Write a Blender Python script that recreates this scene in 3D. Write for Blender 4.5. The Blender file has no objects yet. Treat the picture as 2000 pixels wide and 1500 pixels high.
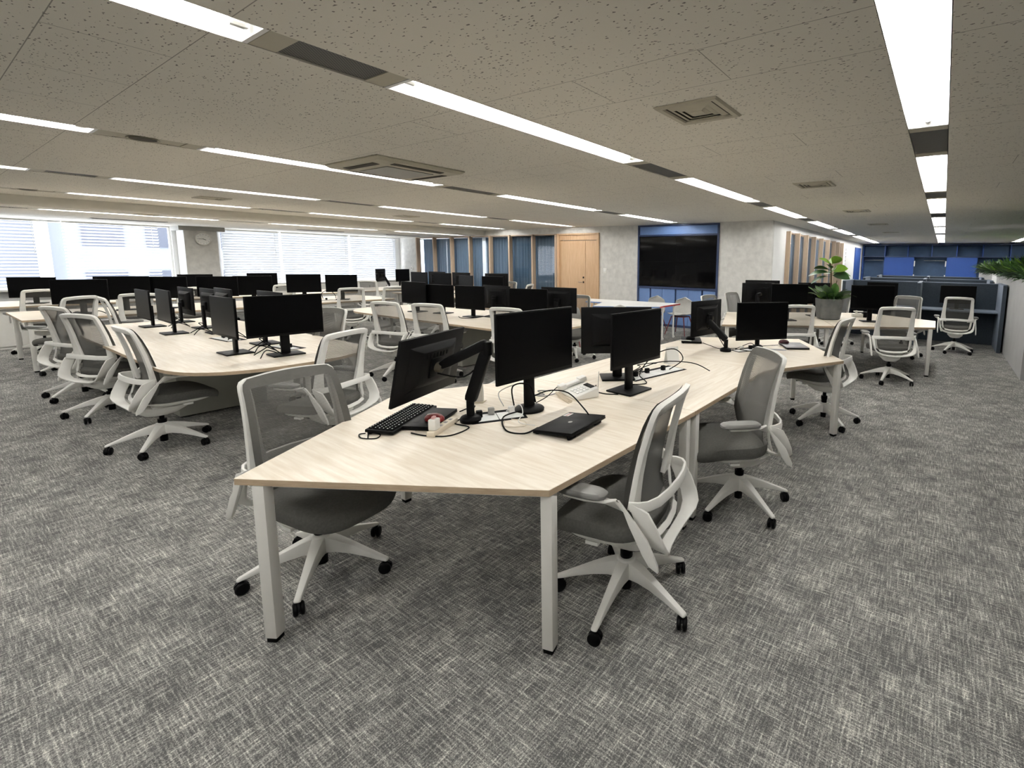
import bpy, bmesh, math, random
from mathutils import Vector, Matrix
random.seed(7)
PI = math.pi
SC = bpy.context.scene
COL = SC.collection
def rad(a): return a * PI / 180.0

# ------------------------------------------------------------------ materials
def new_mat(name):
    m = bpy.data.materials.new(name); m.use_nodes = True
    nt = m.node_tree
    return m, nt, nt.nodes['Principled BSDF'], nt.nodes['Material Output']
def setp(b, **k):
    for n, v in k.items():
        b.inputs[n.replace('_', ' ')].default_value = v
def plain(name, col, rough=0.5, metal=0.0, spec=0.5, bump=0.0, bscale=200.0, var=0.0, vscale=8.0):
    """A procedural surface: a colour with a little large-scale variation and fine grain."""
    m, nt, b, o = new_mat(name)
    setp(b, Roughness=rough, Metallic=metal)
    b.inputs['Specular IOR Level'].default_value = spec
    tc = nt.nodes.new('ShaderNodeTexCoord')
    if var > 0:
        n = nt.nodes.new('ShaderNodeTexNoise'); n.inputs['Scale'].default_value = vscale
        n.inputs['Detail'].default_value = 4
        r = nt.nodes.new('ShaderNodeValToRGB')
        r.color_ramp.elements[0].position = 0.3; r.color_ramp.elements[1].position = 0.7
        r.color_ramp.elements[0].color = tuple(c * (1 - var) for c in col[:3]) + (1,)
        r.color_ramp.elements[1].color = tuple(min(1, c * (1 + var)) for c in col[:3]) + (1,)
        nt.links.new(tc.outputs['Object'], n.inputs['Vector'])
        nt.links.new(n.outputs['Fac'], r.inputs['Fac'])
        nt.links.new(r.outputs['Color'], b.inputs['Base Color'])
    else:
        b.inputs['Base Color'].default_value = (*col[:3], 1)
    if bump > 0:
        n2 = nt.nodes.new('ShaderNodeTexNoise'); n2.inputs['Scale'].default_value = bscale
        bp = nt.nodes.new('ShaderNodeBump'); bp.inputs['Strength'].default_value = bump
        bp.inputs['Distance'].default_value = 0.002
        nt.links.new(tc.outputs['Object'], n2.inputs['Vector'])
        nt.links.new(n2.outputs['Fac'], bp.inputs['Height'])
        nt.links.new(bp.outputs['Normal'], b.inputs['Normal'])
    return m

def emit(name, col, strength):
    m, nt, b, o = new_mat(name)
    b.inputs['Base Color'].default_value = (0.9, 0.9, 0.9, 1)
    b.inputs['Emission Color'].default_value = (*col, 1)
    b.inputs['Emission Strength'].default_value = strength
    return m

def wood(name, ca, cb, axis=(1, 14, 14), scale=3.0, rough=0.45):
    m, nt, b, o = new_mat(name)
    setp(b, Roughness=rough); b.inputs['Specular IOR Level'].default_value = 0.35
    tc = nt.nodes.new('ShaderNodeTexCoord'); mp = nt.nodes.new('ShaderNodeMapping')
    mp.inputs['Scale'].default_value = axis
    n = nt.nodes.new('ShaderNodeTexNoise'); n.inputs['Scale'].default_value = scale
    n.inputs['Detail'].default_value = 6; n.inputs['Roughness'].default_value = 0.62
    n.inputs['Distortion'].default_value = 0.3
    r = nt.nodes.new('ShaderNodeValToRGB')
    r.color_ramp.elements[0].position = 0.35; r.color_ramp.elements[1].position = 0.66
    r.color_ramp.elements[0].color = (*ca, 1); r.color_ramp.elements[1].color = (*cb, 1)
    nt.links.new(tc.outputs['Object'], mp.inputs['Vector'])
    nt.links.new(mp.outputs['Vector'], n.inputs['Vector'])
    nt.links.new(n.outputs['Fac'], r.inputs['Fac'])
    nt.links.new(r.outputs['Color'], b.inputs['Base Color'])
    return m

def mesh_fabric(name, col, see):
    """Woven see-through mesh: fine horizontal ribs, part of the light passes between them."""
    m, nt, b, o = new_mat(name)
    setp(b, Roughness=0.85); b.inputs['Specular IOR Level'].default_value = 0.2
    b.inputs['Base Color'].default_value = (*col, 1)
    tc = nt.nodes.new('ShaderNodeTexCoord'); sp = nt.nodes.new('ShaderNodeSeparateXYZ')
    mu = nt.nodes.new('ShaderNodeMath'); mu.operation = 'MULTIPLY'; mu.inputs[1].default_value = 900.0
    si = nt.nodes.new('ShaderNodeMath'); si.operation = 'SINE'
    mr = nt.nodes.new('ShaderNodeMapRange')
    mr.inputs['From Min'].default_value = -1; mr.inputs['From Max'].default_value = 1
    mr.inputs['To Min'].default_value = max(0, see - 0.12); mr.inputs['To Max'].default_value = see + 0.12
    tr = nt.nodes.new('ShaderNodeBsdfTransparent'); mx = nt.nodes.new('ShaderNodeMixShader')
    nt.links.new(tc.outputs['Object'], sp.inputs[0]); nt.links.new(sp.outputs['Z'], mu.inputs[0])
    nt.links.new(mu.outputs[0], si.inputs[0]); nt.links.new(si.outputs[0], mr.inputs['Value'])
    # the weave closes up when seen at a slant
    lw = nt.nodes.new('ShaderNodeLayerWeight'); lw.inputs['Blend'].default_value = 0.5
    inv = nt.nodes.new('ShaderNodeMath'); inv.operation = 'SUBTRACT'; inv.inputs[0].default_value = 1.0
    pr = nt.nodes.new('ShaderNodeMath'); pr.operation = 'MULTIPLY'
    nt.links.new(lw.outputs['Facing'], inv.inputs[1]); nt.links.new(inv.outputs[0], pr.inputs[0])
    nt.links.new(mr.outputs[0], pr.inputs[1]); nt.links.new(pr.outputs[0], mx.inputs['Fac'])
    nt.links.new(b.outputs[0], mx.inputs[1]); nt.links.new(tr.outputs[0], mx.inputs[2])
    nt.links.new(mx.outputs[0], o.inputs['Surface'])
    return m

def glass(name, tint=(1, 1, 1), refl=1.45, rough=0.0):
    m, nt, b, o = new_mat(name)
    tr = nt.nodes.new('ShaderNodeBsdfTransparent'); tr.inputs[0].default_value = (*tint, 1)
    gl = nt.nodes.new('ShaderNodeBsdfGlossy'); gl.inputs['Roughness'].default_value = rough
    fr = nt.nodes.new('ShaderNodeFresnel'); fr.inputs['IOR'].default_value = refl
    mx = nt.nodes.new('ShaderNodeMixShader')
    ge = nt.nodes.new('ShaderNodeNewGeometry'); iv = nt.nodes.new('ShaderNodeMath'); iv.operation = 'SUBTRACT'
    iv.inputs[0].default_value = 1.0; nt.links.new(ge.outputs['Backfacing'], iv.inputs[1])
    fm = nt.nodes.new('ShaderNodeMath'); fm.operation = 'MULTIPLY'
    nt.links.new(fr.outputs[0], fm.inputs[0]); nt.links.new(iv.outputs[0], fm.inputs[1])
    nt.links.new(fm.outputs[0], mx.inputs[0]); nt.links.new(tr.outputs[0], mx.inputs[1])
    nt.links.new(gl.outputs[0], mx.inputs[2]); nt.links.new(mx.outputs[0], o.inputs['Surface'])
    return m

def translucent(name, col, fac):
    m, nt, b, o = new_mat(name)
    d = nt.nodes.new('ShaderNodeBsdfDiffuse'); d.inputs[0].default_value = (*col, 1)
    t = nt.nodes.new('ShaderNodeBsdfTranslucent'); t.inputs[0].default_value = (*col, 1)
    mx = nt.nodes.new('ShaderNodeMixShader'); mx.inputs[0].default_value = fac
    nt.links.new(d.outputs[0], mx.inputs[1]); nt.links.new(t.outputs[0], mx.inputs[2])
    nt.links.new(mx.outputs[0], o.inputs['Surface'])
    return m

def carpet_mat():
    m, nt, b, o = new_mat('woven_carpet')
    setp(b, Roughness=0.95); b.inputs['Specular IOR Level'].default_value = 0.1
    tc = nt.nodes.new('ShaderNodeTexCoord')
    def streak(scale, sc, rot):
        mp = nt.nodes.new('ShaderNodeMapping'); mp.inputs['Scale'].default_value = sc
        mp.inputs['Rotation'].default_value = (0, 0, rot)
        n = nt.nodes.new('ShaderNodeTexNoise'); n.inputs['Scale'].default_value = scale
        n.inputs['Detail'].default_value = 3; n.inputs['Roughness'].default_value = 0.65
        nt.links.new(tc.outputs['Object'], mp.inputs['Vector'])
        nt.links.new(mp.outputs['Vector'], n.inputs['Vector'])
        return n.outputs['Fac']
    def mth(op, a, c):
        x = nt.nodes.new('ShaderNodeMath'); x.operation = op
        for i, v in enumerate((a, c)):
            if isinstance(v, (int, float)): x.inputs[i].default_value = v
            else: nt.links.new(v, x.inputs[i])
        return x.outputs[0]
    a = streak(9.0, (1.0, 14.0, 1), 0.0)
    c = streak(9.0, (14.0, 1.0, 1), 0.0)
    f = streak(190.0, (1, 1, 1), 0.3)
    big = streak(4.0, (1, 1, 1), 0)
    s = mth('MAXIMUM', a, c)
    s = mth('ADD', mth('MULTIPLY', s, 0.36), mth('MULTIPLY', mth('ADD', a, c), 0.305))
    s = mth('ADD', s, mth('MULTIPLY', mth('SUBTRACT', f, 0.5), 0.60))
    s = mth('ADD', s, mth('MULTIPLY', mth('SUBTRACT', big, 0.5), 0.26))
    r = nt.nodes.new('ShaderNodeValToRGB')
    e = r.color_ramp.elements
    e[0].position = 0.42; e[0].color = (0.075, 0.075, 0.073, 1)
    e[1].position = 0.72; e[1].color = (0.74, 0.715, 0.64, 1)
    k = e.new(0.56); k.color = (0.255, 0.25, 0.235, 1)
    nt.links.new(s, r.inputs['Fac']); nt.links.new(r.outputs['Color'], b.inputs['Base Color'])
    bp = nt.nodes.new('ShaderNodeBump'); bp.inputs['Strength'].default_value = 0.5
    bp.inputs['Distance'].default_value = 0.004
    nt.links.new(s, bp.inputs['Height']); nt.links.new(bp.outputs['Normal'], b.inputs['Normal'])
    return m

def ceiling_mat():
    m, nt, b, o = new_mat('acoustic_tile')
    setp(b, Roughness=0.95); b.inputs['Specular IOR Level'].default_value = 0.1
    tc = nt.nodes.new('ShaderNodeTexCoord')
    mp = nt.nodes.new('ShaderNodeMapping'); mp.inputs['Scale'].default_value = (30, 62, 1)
    v = nt.nodes.new('ShaderNodeTexVoronoi'); v.inputs['Scale'].default_value = 1.0
    n = nt.nodes.new('ShaderNodeTexNoise'); n.inputs['Scale'].default_value = 26; n.inputs['Detail'].default_value = 3
    nt.links.new(tc.outputs['Object'], mp.inputs['Vector'])
    # wobble the pits so they read as irregular fissures
    wob = nt.nodes.new('ShaderNodeTexNoise'); wob.inputs['Scale'].default_value = 45
    nt.links.new(tc.outputs['Object'], wob.inputs['Vector'])
    mix = nt.nodes.new('ShaderNodeMix'); mix.data_type = 'VECTOR'
    mix.inputs['Factor'].default_value = 0.6
    add = nt.nodes.new('ShaderNodeVectorMath'); add.operation = 'ADD'
    nt.links.new(mp.outputs['Vector'], add.inputs[0]); nt.links.new(wob.outputs['Color'], add.inputs[1])
    nt.links.new(add.outputs[0], v.inputs['Vector']); nt.links.new(tc.outputs['Object'], n.inputs['Vector'])
    nt.nodes.remove(mix)
    m2 = nt.nodes.new('ShaderNodeMath'); m2.operation = 'MULTIPLY'
    nt.links.new(n.outputs['Fac'], m2.inputs[0]); m2.inputs[1].default_value = 0.37
    lt = nt.nodes.new('ShaderNodeMath'); lt.operation = 'LESS_THAN'
    nt.links.new(v.outputs['Distance'], lt.inputs[0]); nt.links.new(m2.outputs[0], lt.inputs[1])
    # tile joints: pairs of long joints every 1.62 m, short ones between each pair
    sp = nt.nodes.new('ShaderNodeSeparateXYZ'); nt.links.new(tc.outputs['Object'], sp.inputs[0])
    def mth(op, a, c=0.0):
        x = nt.nodes.new('ShaderNodeMath'); x.operation = op
        for i, vv in enumerate((a, c)):
            if isinstance(vv, (int, float)): x.inputs[i].default_value = vv
            else: nt.links.new(vv, x.inputs[i])
        return x.outputs[0]
    yy = mth('MODULO', mth('ADD', sp.outputs['Y'], 50 * 1.6 - 0.42), 1.6)
    j1 = mth('LESS_THAN', yy, 0.004)
    j2 = mth('LESS_THAN', mth('ABSOLUTE', mth('SUBTRACT', yy, 0.402)), 0.002)
    xx = mth('MODULO', mth('ADD', sp.outputs['X'], 70 * 0.71 + 0.98), 0.71)
    j3 = mth('MULTIPLY', mth('LESS_THAN', xx, 0.005), mth('LESS_THAN', yy, 0.402))
    jj = mth('MAXIMUM', mth('MAXIMUM', j1, j2), j3)
    dark = mth('MAXIMUM', mth('MULTIPLY', lt.outputs[0], 0.8), mth('MULTIPLY', jj, 0.62))
    mc = nt.nodes.new('ShaderNodeMix'); mc.data_type = 'RGBA'
    mc.inputs[6].default_value = (0.80, 0.77, 0.70, 1); mc.inputs[7].default_value = (0.10, 0.09, 0.08, 1)
    nt.links.new(dark, mc.inputs[0]); nt.links.new(mc.outputs[2], b.inputs['Base Color'])
    return m

M = {}
M['carpet'] = carpet_mat()
M['ceil'] = ceiling_mat()
M['wall'] = plain('plaster_wallpaper', (0.66, 0.65, 0.62), 0.9, spec=0.1, var=0.10, vscale=9, bump=0.15, bscale=90)
M['wallwhite'] = plain('white_wall', (0.80, 0.80, 0.79), 0.85, spec=0.2, var=0.03, vscale=3)
M['soffit'] = plain('soffit_paint', (0.72, 0.70, 0.64), 0.9, spec=0.1, var=0.03)
M['white'] = plain('white_plastic', (0.80, 0.79, 0.75), 0.4, var=0.02, vscale=20)
M['whitemetal'] = plain('white_painted_metal', (0.78, 0.765, 0.72), 0.45, var=0.02, vscale=12)
M['reflector'] = plain('lamp_reflector', (0.88, 0.88, 0.87), 0.35, var=0.01)
M['mesh'] = mesh_fabric('grey_back_mesh', (0.115, 0.113, 0.105), 0.46)
M['binding'] = plain('grey_mesh_binding', (0.10, 0.098, 0.09), 0.9, spec=0.1, var=0.05, vscale=60)
M['seat'] = plain('grey_seat_fabric', (0.105, 0.103, 0.095), 0.95, spec=0.1, var=0.12, vscale=90, bump=0.5, bscale=500)
M['pad'] = plain('grey_arm_pad', (0.17, 0.168, 0.16), 0.6, var=0.04, vscale=30)
M['black'] = plain('black_plastic', (0.0022, 0.0022, 0.0025), 0.5, spec=0.10, var=0.1, vscale=30)
M['blackmatte'] = plain('black_matte', (0.0025, 0.0025, 0.0028), 0.7, spec=0.08, var=0.1, vscale=30)
M['screen'] = plain('switched_off_screen', (0.0012, 0.0012, 0.0014), 0.32, spec=0.09, var=0.05)
M['tvscreen'] = plain('glossy_dark_screen', (0.002, 0.002, 0.0022), 0.06, spec=0.3, var=0.05)
M['desk'] = wood('pale_oak_laminate', (0.72, 0.63, 0.51), (0.86, 0.795, 0.69), (1.2, 15, 15), 2.6, 0.42)
M['desky'] = wood('pale_oak_laminate_cross', (0.72, 0.63, 0.51), (0.86, 0.795, 0.69), (15, 1.2, 15), 2.6, 0.42)
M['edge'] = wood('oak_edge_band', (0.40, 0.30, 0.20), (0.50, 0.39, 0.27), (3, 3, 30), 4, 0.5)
M['oak'] = wood('oak_door_veneer', (0.50, 0.32, 0.18), (0.66, 0.46, 0.29), (26, 26, 0.8), 3.2, 0.5)
M['oakpale'] = wood('oak_mullion', (0.42, 0.32, 0.23), (0.55, 0.43, 0.32), (20, 20, 0.8), 3, 0.5)
M['whitetop'] = plain('white_table_top', (0.86, 0.86, 0.85), 0.35, var=0.01)
M['pedestal'] = plain('grey_green_panel', (0.33, 0.33, 0.285), 0.6, var=0.04)
M['tvblue'] = plain('light_blue_laminate', (0.125, 0.215, 0.44), 0.55, var=0.04, vscale=30)
M['navy'] = plain('dark_navy_trim', (0.012, 0.028, 0.085), 0.5, var=0.05)
M['deepblue'] = plain('deep_blue_laminate', (0.010, 0.050, 0.22), 0.6, var=0.08, vscale=4)
M['lockerblue'] = plain('bright_blue_panel', (0.010, 0.055, 0.25), 0.6, var=0.04, vscale=3)
M['lockerback'] = plain('slate_blue_back', (0.042, 0.085, 0.165), 0.7, var=0.12, vscale=5)
M['boothfelt'] = plain('dark_slate_felt', (0.045, 0.056, 0.070), 0.95, spec=0.1, var=0.12, vscale=60, bump=0.4, bscale=400)
M['boothtop'] = plain('grey_blue_laminate', (0.155, 0.185, 0.235), 0.6, var=0.04)
M['planter'] = plain('pale_grey_planter', (0.34, 0.34, 0.335), 0.75, spec=0.2, var=0.05, vscale=3)
M['pot'] = plain('dark_concrete', (0.105, 0.108, 0.105), 0.9, spec=0.15, var=0.22, vscale=9, bump=0.3, bscale=120)
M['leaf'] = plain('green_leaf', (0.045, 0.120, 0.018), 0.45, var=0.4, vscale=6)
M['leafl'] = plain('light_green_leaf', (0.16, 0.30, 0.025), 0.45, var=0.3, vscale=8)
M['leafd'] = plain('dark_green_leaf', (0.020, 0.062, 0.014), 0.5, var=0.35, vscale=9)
M['stem'] = plain('brown_stem', (0.10, 0.075, 0.035), 0.8, var=0.2)
M['soil'] = plain('dark_soil', (0.025, 0.02, 0.015), 1.0, var=0.3, vscale=60)
M['red'] = plain('red_edge', (0.33, 0.022, 0.018), 0.5, var=0.05)
M['mousered'] = plain('dark_red_plastic', (0.15, 0.008, 0.008), 0.35, var=0.1)
M['darkred'] = plain('dark_red_metal', (0.13, 0.008, 0.012), 0.4, var=0.06)
M['maroon'] = plain('maroon_plastic', (0.05, 0.006, 0.012), 0.35, var=0.1)
M['shell'] = plain('light_grey_shell', (0.46, 0.455, 0.43), 0.6, var=0.05, vscale=40)
M['grille'] = None
M['grey'] = plain('mid_grey_metal', (0.33, 0.325, 0.30), 0.5, var=0.04)
M['beige'] = plain('beige_vent_metal', (0.50, 0.47, 0.38), 0.6, var=0.03)
M['ventdark'] = plain('vent_shadow_metal', (0.045, 0.038, 0.025), 0.8, var=0.1)
M['dull'] = plain('grey_lid', (0.16, 0.16, 0.17), 0.4, metal=0.4, var=0.04)
M['chrome'] = plain('steel', (0.6, 0.6, 0.6), 0.25, metal=1.0, var=0.02)
M['tube'] = emit('fluorescent_tube', (1.0, 0.985, 0.95), 34.0)
M['glass'] = glass('partition_glass', (0.93, 0.95, 0.97), 1.5)
M['winglass'] = glass('window_glass', (0.97, 0.98, 0.99), 1.25)
M['curtain'] = translucent('blue_curtain', (0.20, 0.30, 0.41), 0.4)
M['slat'] = translucent('blind_slat', (0.86, 0.87, 0.885), 0.45)
M['facade'] = plain('outside_facade', (0.11, 0.12, 0.14), 0.9, var=0.05, vscale=0.4)
M['facadewin'] = plain('outside_window', (0.03, 0.035, 0.05), 0.3, var=0.1)
M['paper'] = plain('white_paper', (0.82, 0.82, 0.80), 0.8, var=0.02)
M['pink'] = plain('pink_sticker', (0.62, 0.36, 0.36), 0.6, var=0.05)
M['beigeplastic'] = plain('cream_plastic', (0.70, 0.62, 0.50), 0.5, var=0.03)
M['greyprint'] = plain('grey_print', (0.25, 0.25, 0.26), 0.7, var=0.02)
def grille_mat():
    m, nt, b, o = new_mat('dark_grille')
    setp(b, Roughness=0.6)
    tc = nt.nodes.new('ShaderNodeTexCoord'); w = nt.nodes.new('ShaderNodeTexChecker')
    w.inputs['Scale'].default_value = 110
    w.inputs['Color1'].default_value = (0.03, 0.03, 0.03, 1); w.inputs['Color2'].default_value = (0.15, 0.145, 0.13, 1)
    nt.links.new(tc.outputs['Object'], w.inputs['Vector']); nt.links.new(w.outputs['Color'], b.inputs['Base Color'])
    return m
M['grille'] = grille_mat()

# ------------------------------------------------------------------ mesh builder
class MB:
    def __init__(s): s.v = []; s.f = []
    def add(s, vs, fs, mx=None):
        o = len(s.v)
        for p in vs:
            p = Vector(p)
            s.v.append(tuple(mx @ p) if mx else tuple(p))
        for f in fs: s.f.append(tuple(i + o for i in f))
        return s
    def box(s, c, d, rz=0.0, mx=None):
        x, y, z = d[0] / 2, d[1] / 2, d[2] / 2
        vs = [(a * x, b * y, e * z) for a in (-1, 1) for b in (-1, 1) for e in (-1, 1)]
        fs = [(0, 1, 3, 2), (4, 6, 7, 5), (0, 4, 5, 1), (2, 3, 7, 6), (0, 2, 6, 4), (1, 5, 7, 3)]
        T = Matrix.Translation(Vector(c)) @ Matrix.Rotation(rz, 4, 'Z')
        return s.add(vs, fs, (mx @ T) if mx else T)
    def b2(s, x0, x1, y0, y1, z0, z1, mx=None):
        return s.box(((x0 + x1) / 2, (y0 + y1) / 2, (z0 + z1) / 2), (abs(x1 - x0), abs(y1 - y0), abs(z1 - z0)), 0, mx)
    def loops(s, rings, closed=True, cap0=True, cap1=True, mx=None):
        """skin a list of equal-length rings"""
        n = len(rings[0]); vs = [p for r in rings for p in r]; fs = []
        for i in range(len(rings) - 1):
            for j in range(n if closed else n - 1):
                k = (j + 1) % n
                fs.append((i * n + j, i * n + k, (i + 1) * n + k, (i + 1) * n + j))
        if cap0: fs.append(tuple(range(n))[::-1])
        if cap1: fs.append(tuple(range((len(rings) - 1) * n, len(rings) * n)))
        return s.add(vs, fs, mx)
    def prism(s, poly, z0, z1, mx=None):
        return s.loops([[(x, y, z0) for x, y in poly], [(x, y, z1) for x, y in poly]], mx=mx)
    def tube(s, pts, r, n=8, mx=None, cap=True):
        pts = [Vector(p) for p in pts]; rr = r if isinstance(r, (list, tuple)) else [r] * len(pts)
        rings = []; prev = None
        for i, p in enumerate(pts):
            t = (pts[min(i + 1, len(pts) - 1)] - pts[max(i - 1, 0)])
            if t.length < 1e-9: t = Vector((0, 0, 1))
            t.normalize()
            if prev is None:
                a = Vector((0, 0, 1)) if abs(t.z) < 0.9 else Vector((1, 0, 0))
                u = t.cross(a).normalized()
            else:
                u = (prev - t * prev.dot(t))
                u = u.normalized() if u.length > 1e-6 else t.orthogonal().normalized()
            prev = u; w = t.cross(u)
            rings.append([tuple(p + (u * math.cos(2 * PI * k / n) + w * math.sin(2 * PI * k / n)) * rr[i]) for k in range(n)])
        return s.loops(rings, True, cap, cap, mx)
    def cyl(s, x, y, z0, z1, r0, r1=None, n=16, mx=None):
        r1 = r0 if r1 is None else r1
        return s.loops([[(x + r * math.cos(2 * PI * k / n), y + r * math.sin(2 * PI * k / n), z) for k in range(n)]
                        for r, z in ((r0, z0), (r1, z1))], mx=mx)
    def lathe(s, prof, n=16, mx=None):
        return s.loops([[(r * math.cos(2 * PI * k / n), r * math.sin(2 * PI * k / n), z) for k in range(n)] for r, z in prof], mx=mx)
    def ribbon(s, pts, wv, th, closed=False, mx=None):
        """a flat bar along pts: half-width vectors wv, thickness th"""
        pts = [Vector(p) for p in pts]; wv = [Vector(w) for w in wv]; rings = []; n = len(pts)
        for i in range(n):
            t = (pts[(i + 1) % n] - pts[i - 1]) if closed else (pts[min(i + 1, n - 1)] - pts[max(i - 1, 0)])
            nn = t.cross(wv[i]).normalized() * (th / 2)
            p, w = pts[i], wv[i]
            rings.append([tuple(p - w - nn), tuple(p + w - nn), tuple(p + w + nn), tuple(p - w + nn)])
        if closed:
            rings.append(rings[0]); return s.loops(rings, True, False, False, mx)
        return s.loops(rings, mx=mx)
    def grid(s, fn, nu, nv, mx=None):
        vs = [fn(i / nu, j / nv) for j in range(nv + 1) for i in range(nu + 1)]
        fs = [(j * (nu + 1) + i, j * (nu + 1) + i + 1, (j + 1) * (nu + 1) + i + 1, (j + 1) * (nu + 1) + i)
              for j in range(nv) for i in range(nu)]
        return s.add(vs, fs, mx)
    def mesh(s, name, mats, bevel=0.0, seg=2, smooth=True, mark=None):
        me = bpy.data.meshes.new(name); me.from_pydata(s.v, [], s.f)
        bm = bmesh.new(); bm.from_mesh(me)
        bmesh.ops.recalc_face_normals(bm, faces=bm.faces)
        if bevel > 0:
            es = [e for e in bm.edges if e.is_manifold and e.calc_face_angle(0) > rad(38)]
            bmesh.ops.bevel(bm, geom=es, offset=bevel, segments=seg, profile=0.5, affect='EDGES', clamp_overlap=True)
        bm.to_mesh(me); bm.free()
        if not isinstance(mats, (list, tuple)): mats = [mats]
        for m in mats: me.materials.append(m)
        if smooth:
            me.polygons.foreach_set('use_smooth', [True] * len(me.polygons))
            me.set_sharp_from_angle(angle=rad(38))
        if mark: mark(me)
        return me
    def build(s, name, mat, parent=None, bevel=0.0, seg=2, smooth=True, mark=None):
        me = s.mesh(name, mat, bevel, seg, smooth, mark)
        o = bpy.data.objects.new(name, me); COL.objects.link(o)
        if parent is not None: o.parent = parent
        return o

def tag(o, label=None, cat=None, group=None, kind=None):
    if label: o['label'] = label
    if cat: o['category'] = cat
    if group: o['group'] = group
    if kind: o['kind'] = kind
    return o
def empty(name, loc=(0, 0, 0), rz=0.0, label=None, cat=None, group=None):
    o = bpy.data.objects.new(name, None); COL.objects.link(o)
    o.empty_display_size = 0.1
    o.location = loc; o.rotation_euler = (0, 0, rz)
    return tag(o, label, cat, group)
KIDS = {}
def copy_tree(o, parent=None):
    c = o.copy(); COL.objects.link(c)
    if parent is not None: c.parent = parent
    for ch in list(o.children): copy_tree(ch, c)
    return c
def struct(name, mb, mat, bevel=0.0, parent=None, **k):
    o = mb.build(name, mat, parent, bevel, smooth=False, **k); o['kind'] = 'structure'
    return o
def sempty(name, loc=(0, 0, 0)):
    o = empty(name, loc); o['kind'] = 'structure'; return o
def smoothpath(pts, k=5):
    """Catmull-Rom through the points"""
    P = [Vector(p) for p in pts]; out = []
    for i in range(len(P) - 1):
        a, b, c, d = P[max(i - 1, 0)], P[i], P[i + 1], P[min(i + 2, len(P) - 1)]
        for j in range(k):
            t = j / k
            out.append(0.5 * ((2 * b) + (c - a) * t + (2 * a - 5 * b + 4 * c - d) * t * t + (3 * b - a - 3 * c + d) * t ** 3))
    out.append(P[-1]); return out

# ------------------------------------------------------------------ room shell
ZC, ZL = 2.52, 2.36
ROWS = [2.2, -0.165, -2.51, -5.45, -8.56, -11.25]
HW = 0.118
struct('floor', MB().b2(-17.4, 6.2, -7.2, 24.8, -0.1, 0.0), M['carpet'])
c = MB()
xs = [6.2] + [v for r in ROWS for v in (r + HW, r - HW)] + [-12.38]
for i in range(0, len(xs), 2):
    c.b2(xs[i + 1], xs[i], -7.2, 24.8, ZC, ZC + 0.03)
xr = -13.12
for a, b in ((-12.38, xr + HW), (xr - HW, -17.4)):
    c.b2(b, a, -7.2, 24.8, ZL, ZL + 0.03)
struct('ceiling', c, M['ceil'])
struct('trim_1', MB().b2(-12.38, -12.355, -7.2, 10.5, ZL, ZC), M['soffit'])
struct('ceiling_slab', MB().b2(-17.4, 6.2, -7.2, 24.8, 2.66, 2.72), M['soffit'])
struct('wall_right', MB().b2(6.0, 6.2, -7.2, 24.8, 0, 2.66), M['wallwhite'])
struct('wall_behind', MB().b2(-17.4, 6.2, -7.2, -7.0, 0, 2.66), M['wallwhite'])
struct('wall_far', MB().b2(-3.4, 6.2, 24.75, 24.95, 0, 2.66), M['deepblue'])
# wall with the meeting room, door and display
w = MB()
for q in ((-17.1, -16.0, 10.5, 10.64, 0, 2.66), (-16.0, -7.8, 10.5, 10.64, 2.35, 2.66), (-7.8, -6.57, 10.5, 10.64, 0, 2.66),
          (-4.37, -3.3, 10.5, 10.64, 0, 2.66), (-6.57, -4.37, 10.5, 10.64, 2.5, 2.66), (-6.57, -4.37, 11.0, 11.05, 0, 2.66)):
    struct('wall_front', MB().b2(*q), M['wall'])
w = MB()
struct('wall_side', MB().b2(-3.3, -3.16, 10.5, 10.64, 0, 2.66), M['wall']); w.b2(-3.3, -3.16, 10.641, 11.6, 0, 2.66); w.b2(-3.3, -3.16, 18.8, 24.8, 0, 2.66)
w.b2(-3.3, -3.16, 11.6, 18.8, 2.35, 2.66)
struct('wall_side', w, M['wallwhite'])
struct('wall_meeting', MB().b2(-17.4, -3.3, 13.6, 13.75, 0, 2.66), M['wallwhite'])
# window wall
w = MB()
w.b2(-17.3, -17.1, 10.64, 13.75, 0, 0.8); w.b2(-17.3, -17.1, 10.64, 13.75, 2.36, 2.66)
w.b2(-17.3, -17.1, -7.2, 10.64, 0, 0.80); w.b2(-17.3, -17.1, -7.2, -0.6, 0.8, 2.66)
w.b2(-17.3, -17.1, 4.14, 5.14, 0.8, 2.66); w.b2(-17.3, -17.1, 10.3, 10.64, 0.8, 2.66)
w.b2(-17.3, -17.1, -0.6, 4.14, 2.36, 2.66); w.b2(-17.3, -17.1, 5.14, 10.3, 2.36, 2.66)
struct('wall_left', w, M['wallwhite'])
struct('wall_column', MB().b2(-17.1, -16.5, 4.23, 4.92, 0, 2.36), M['wall'])
struct('trim_2', MB().b2(-17.1, -16.42, 4.12, 5.07, 2.25, 2.36), M['grey'])
struct('trim_3', MB().b2(-17.1, -16.72, -0.6, 4.1, 0.78, 0.82).b2(-17.1, -16.72, 5.08, 10.5, 0.78, 0.82), M['white'])
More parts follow.
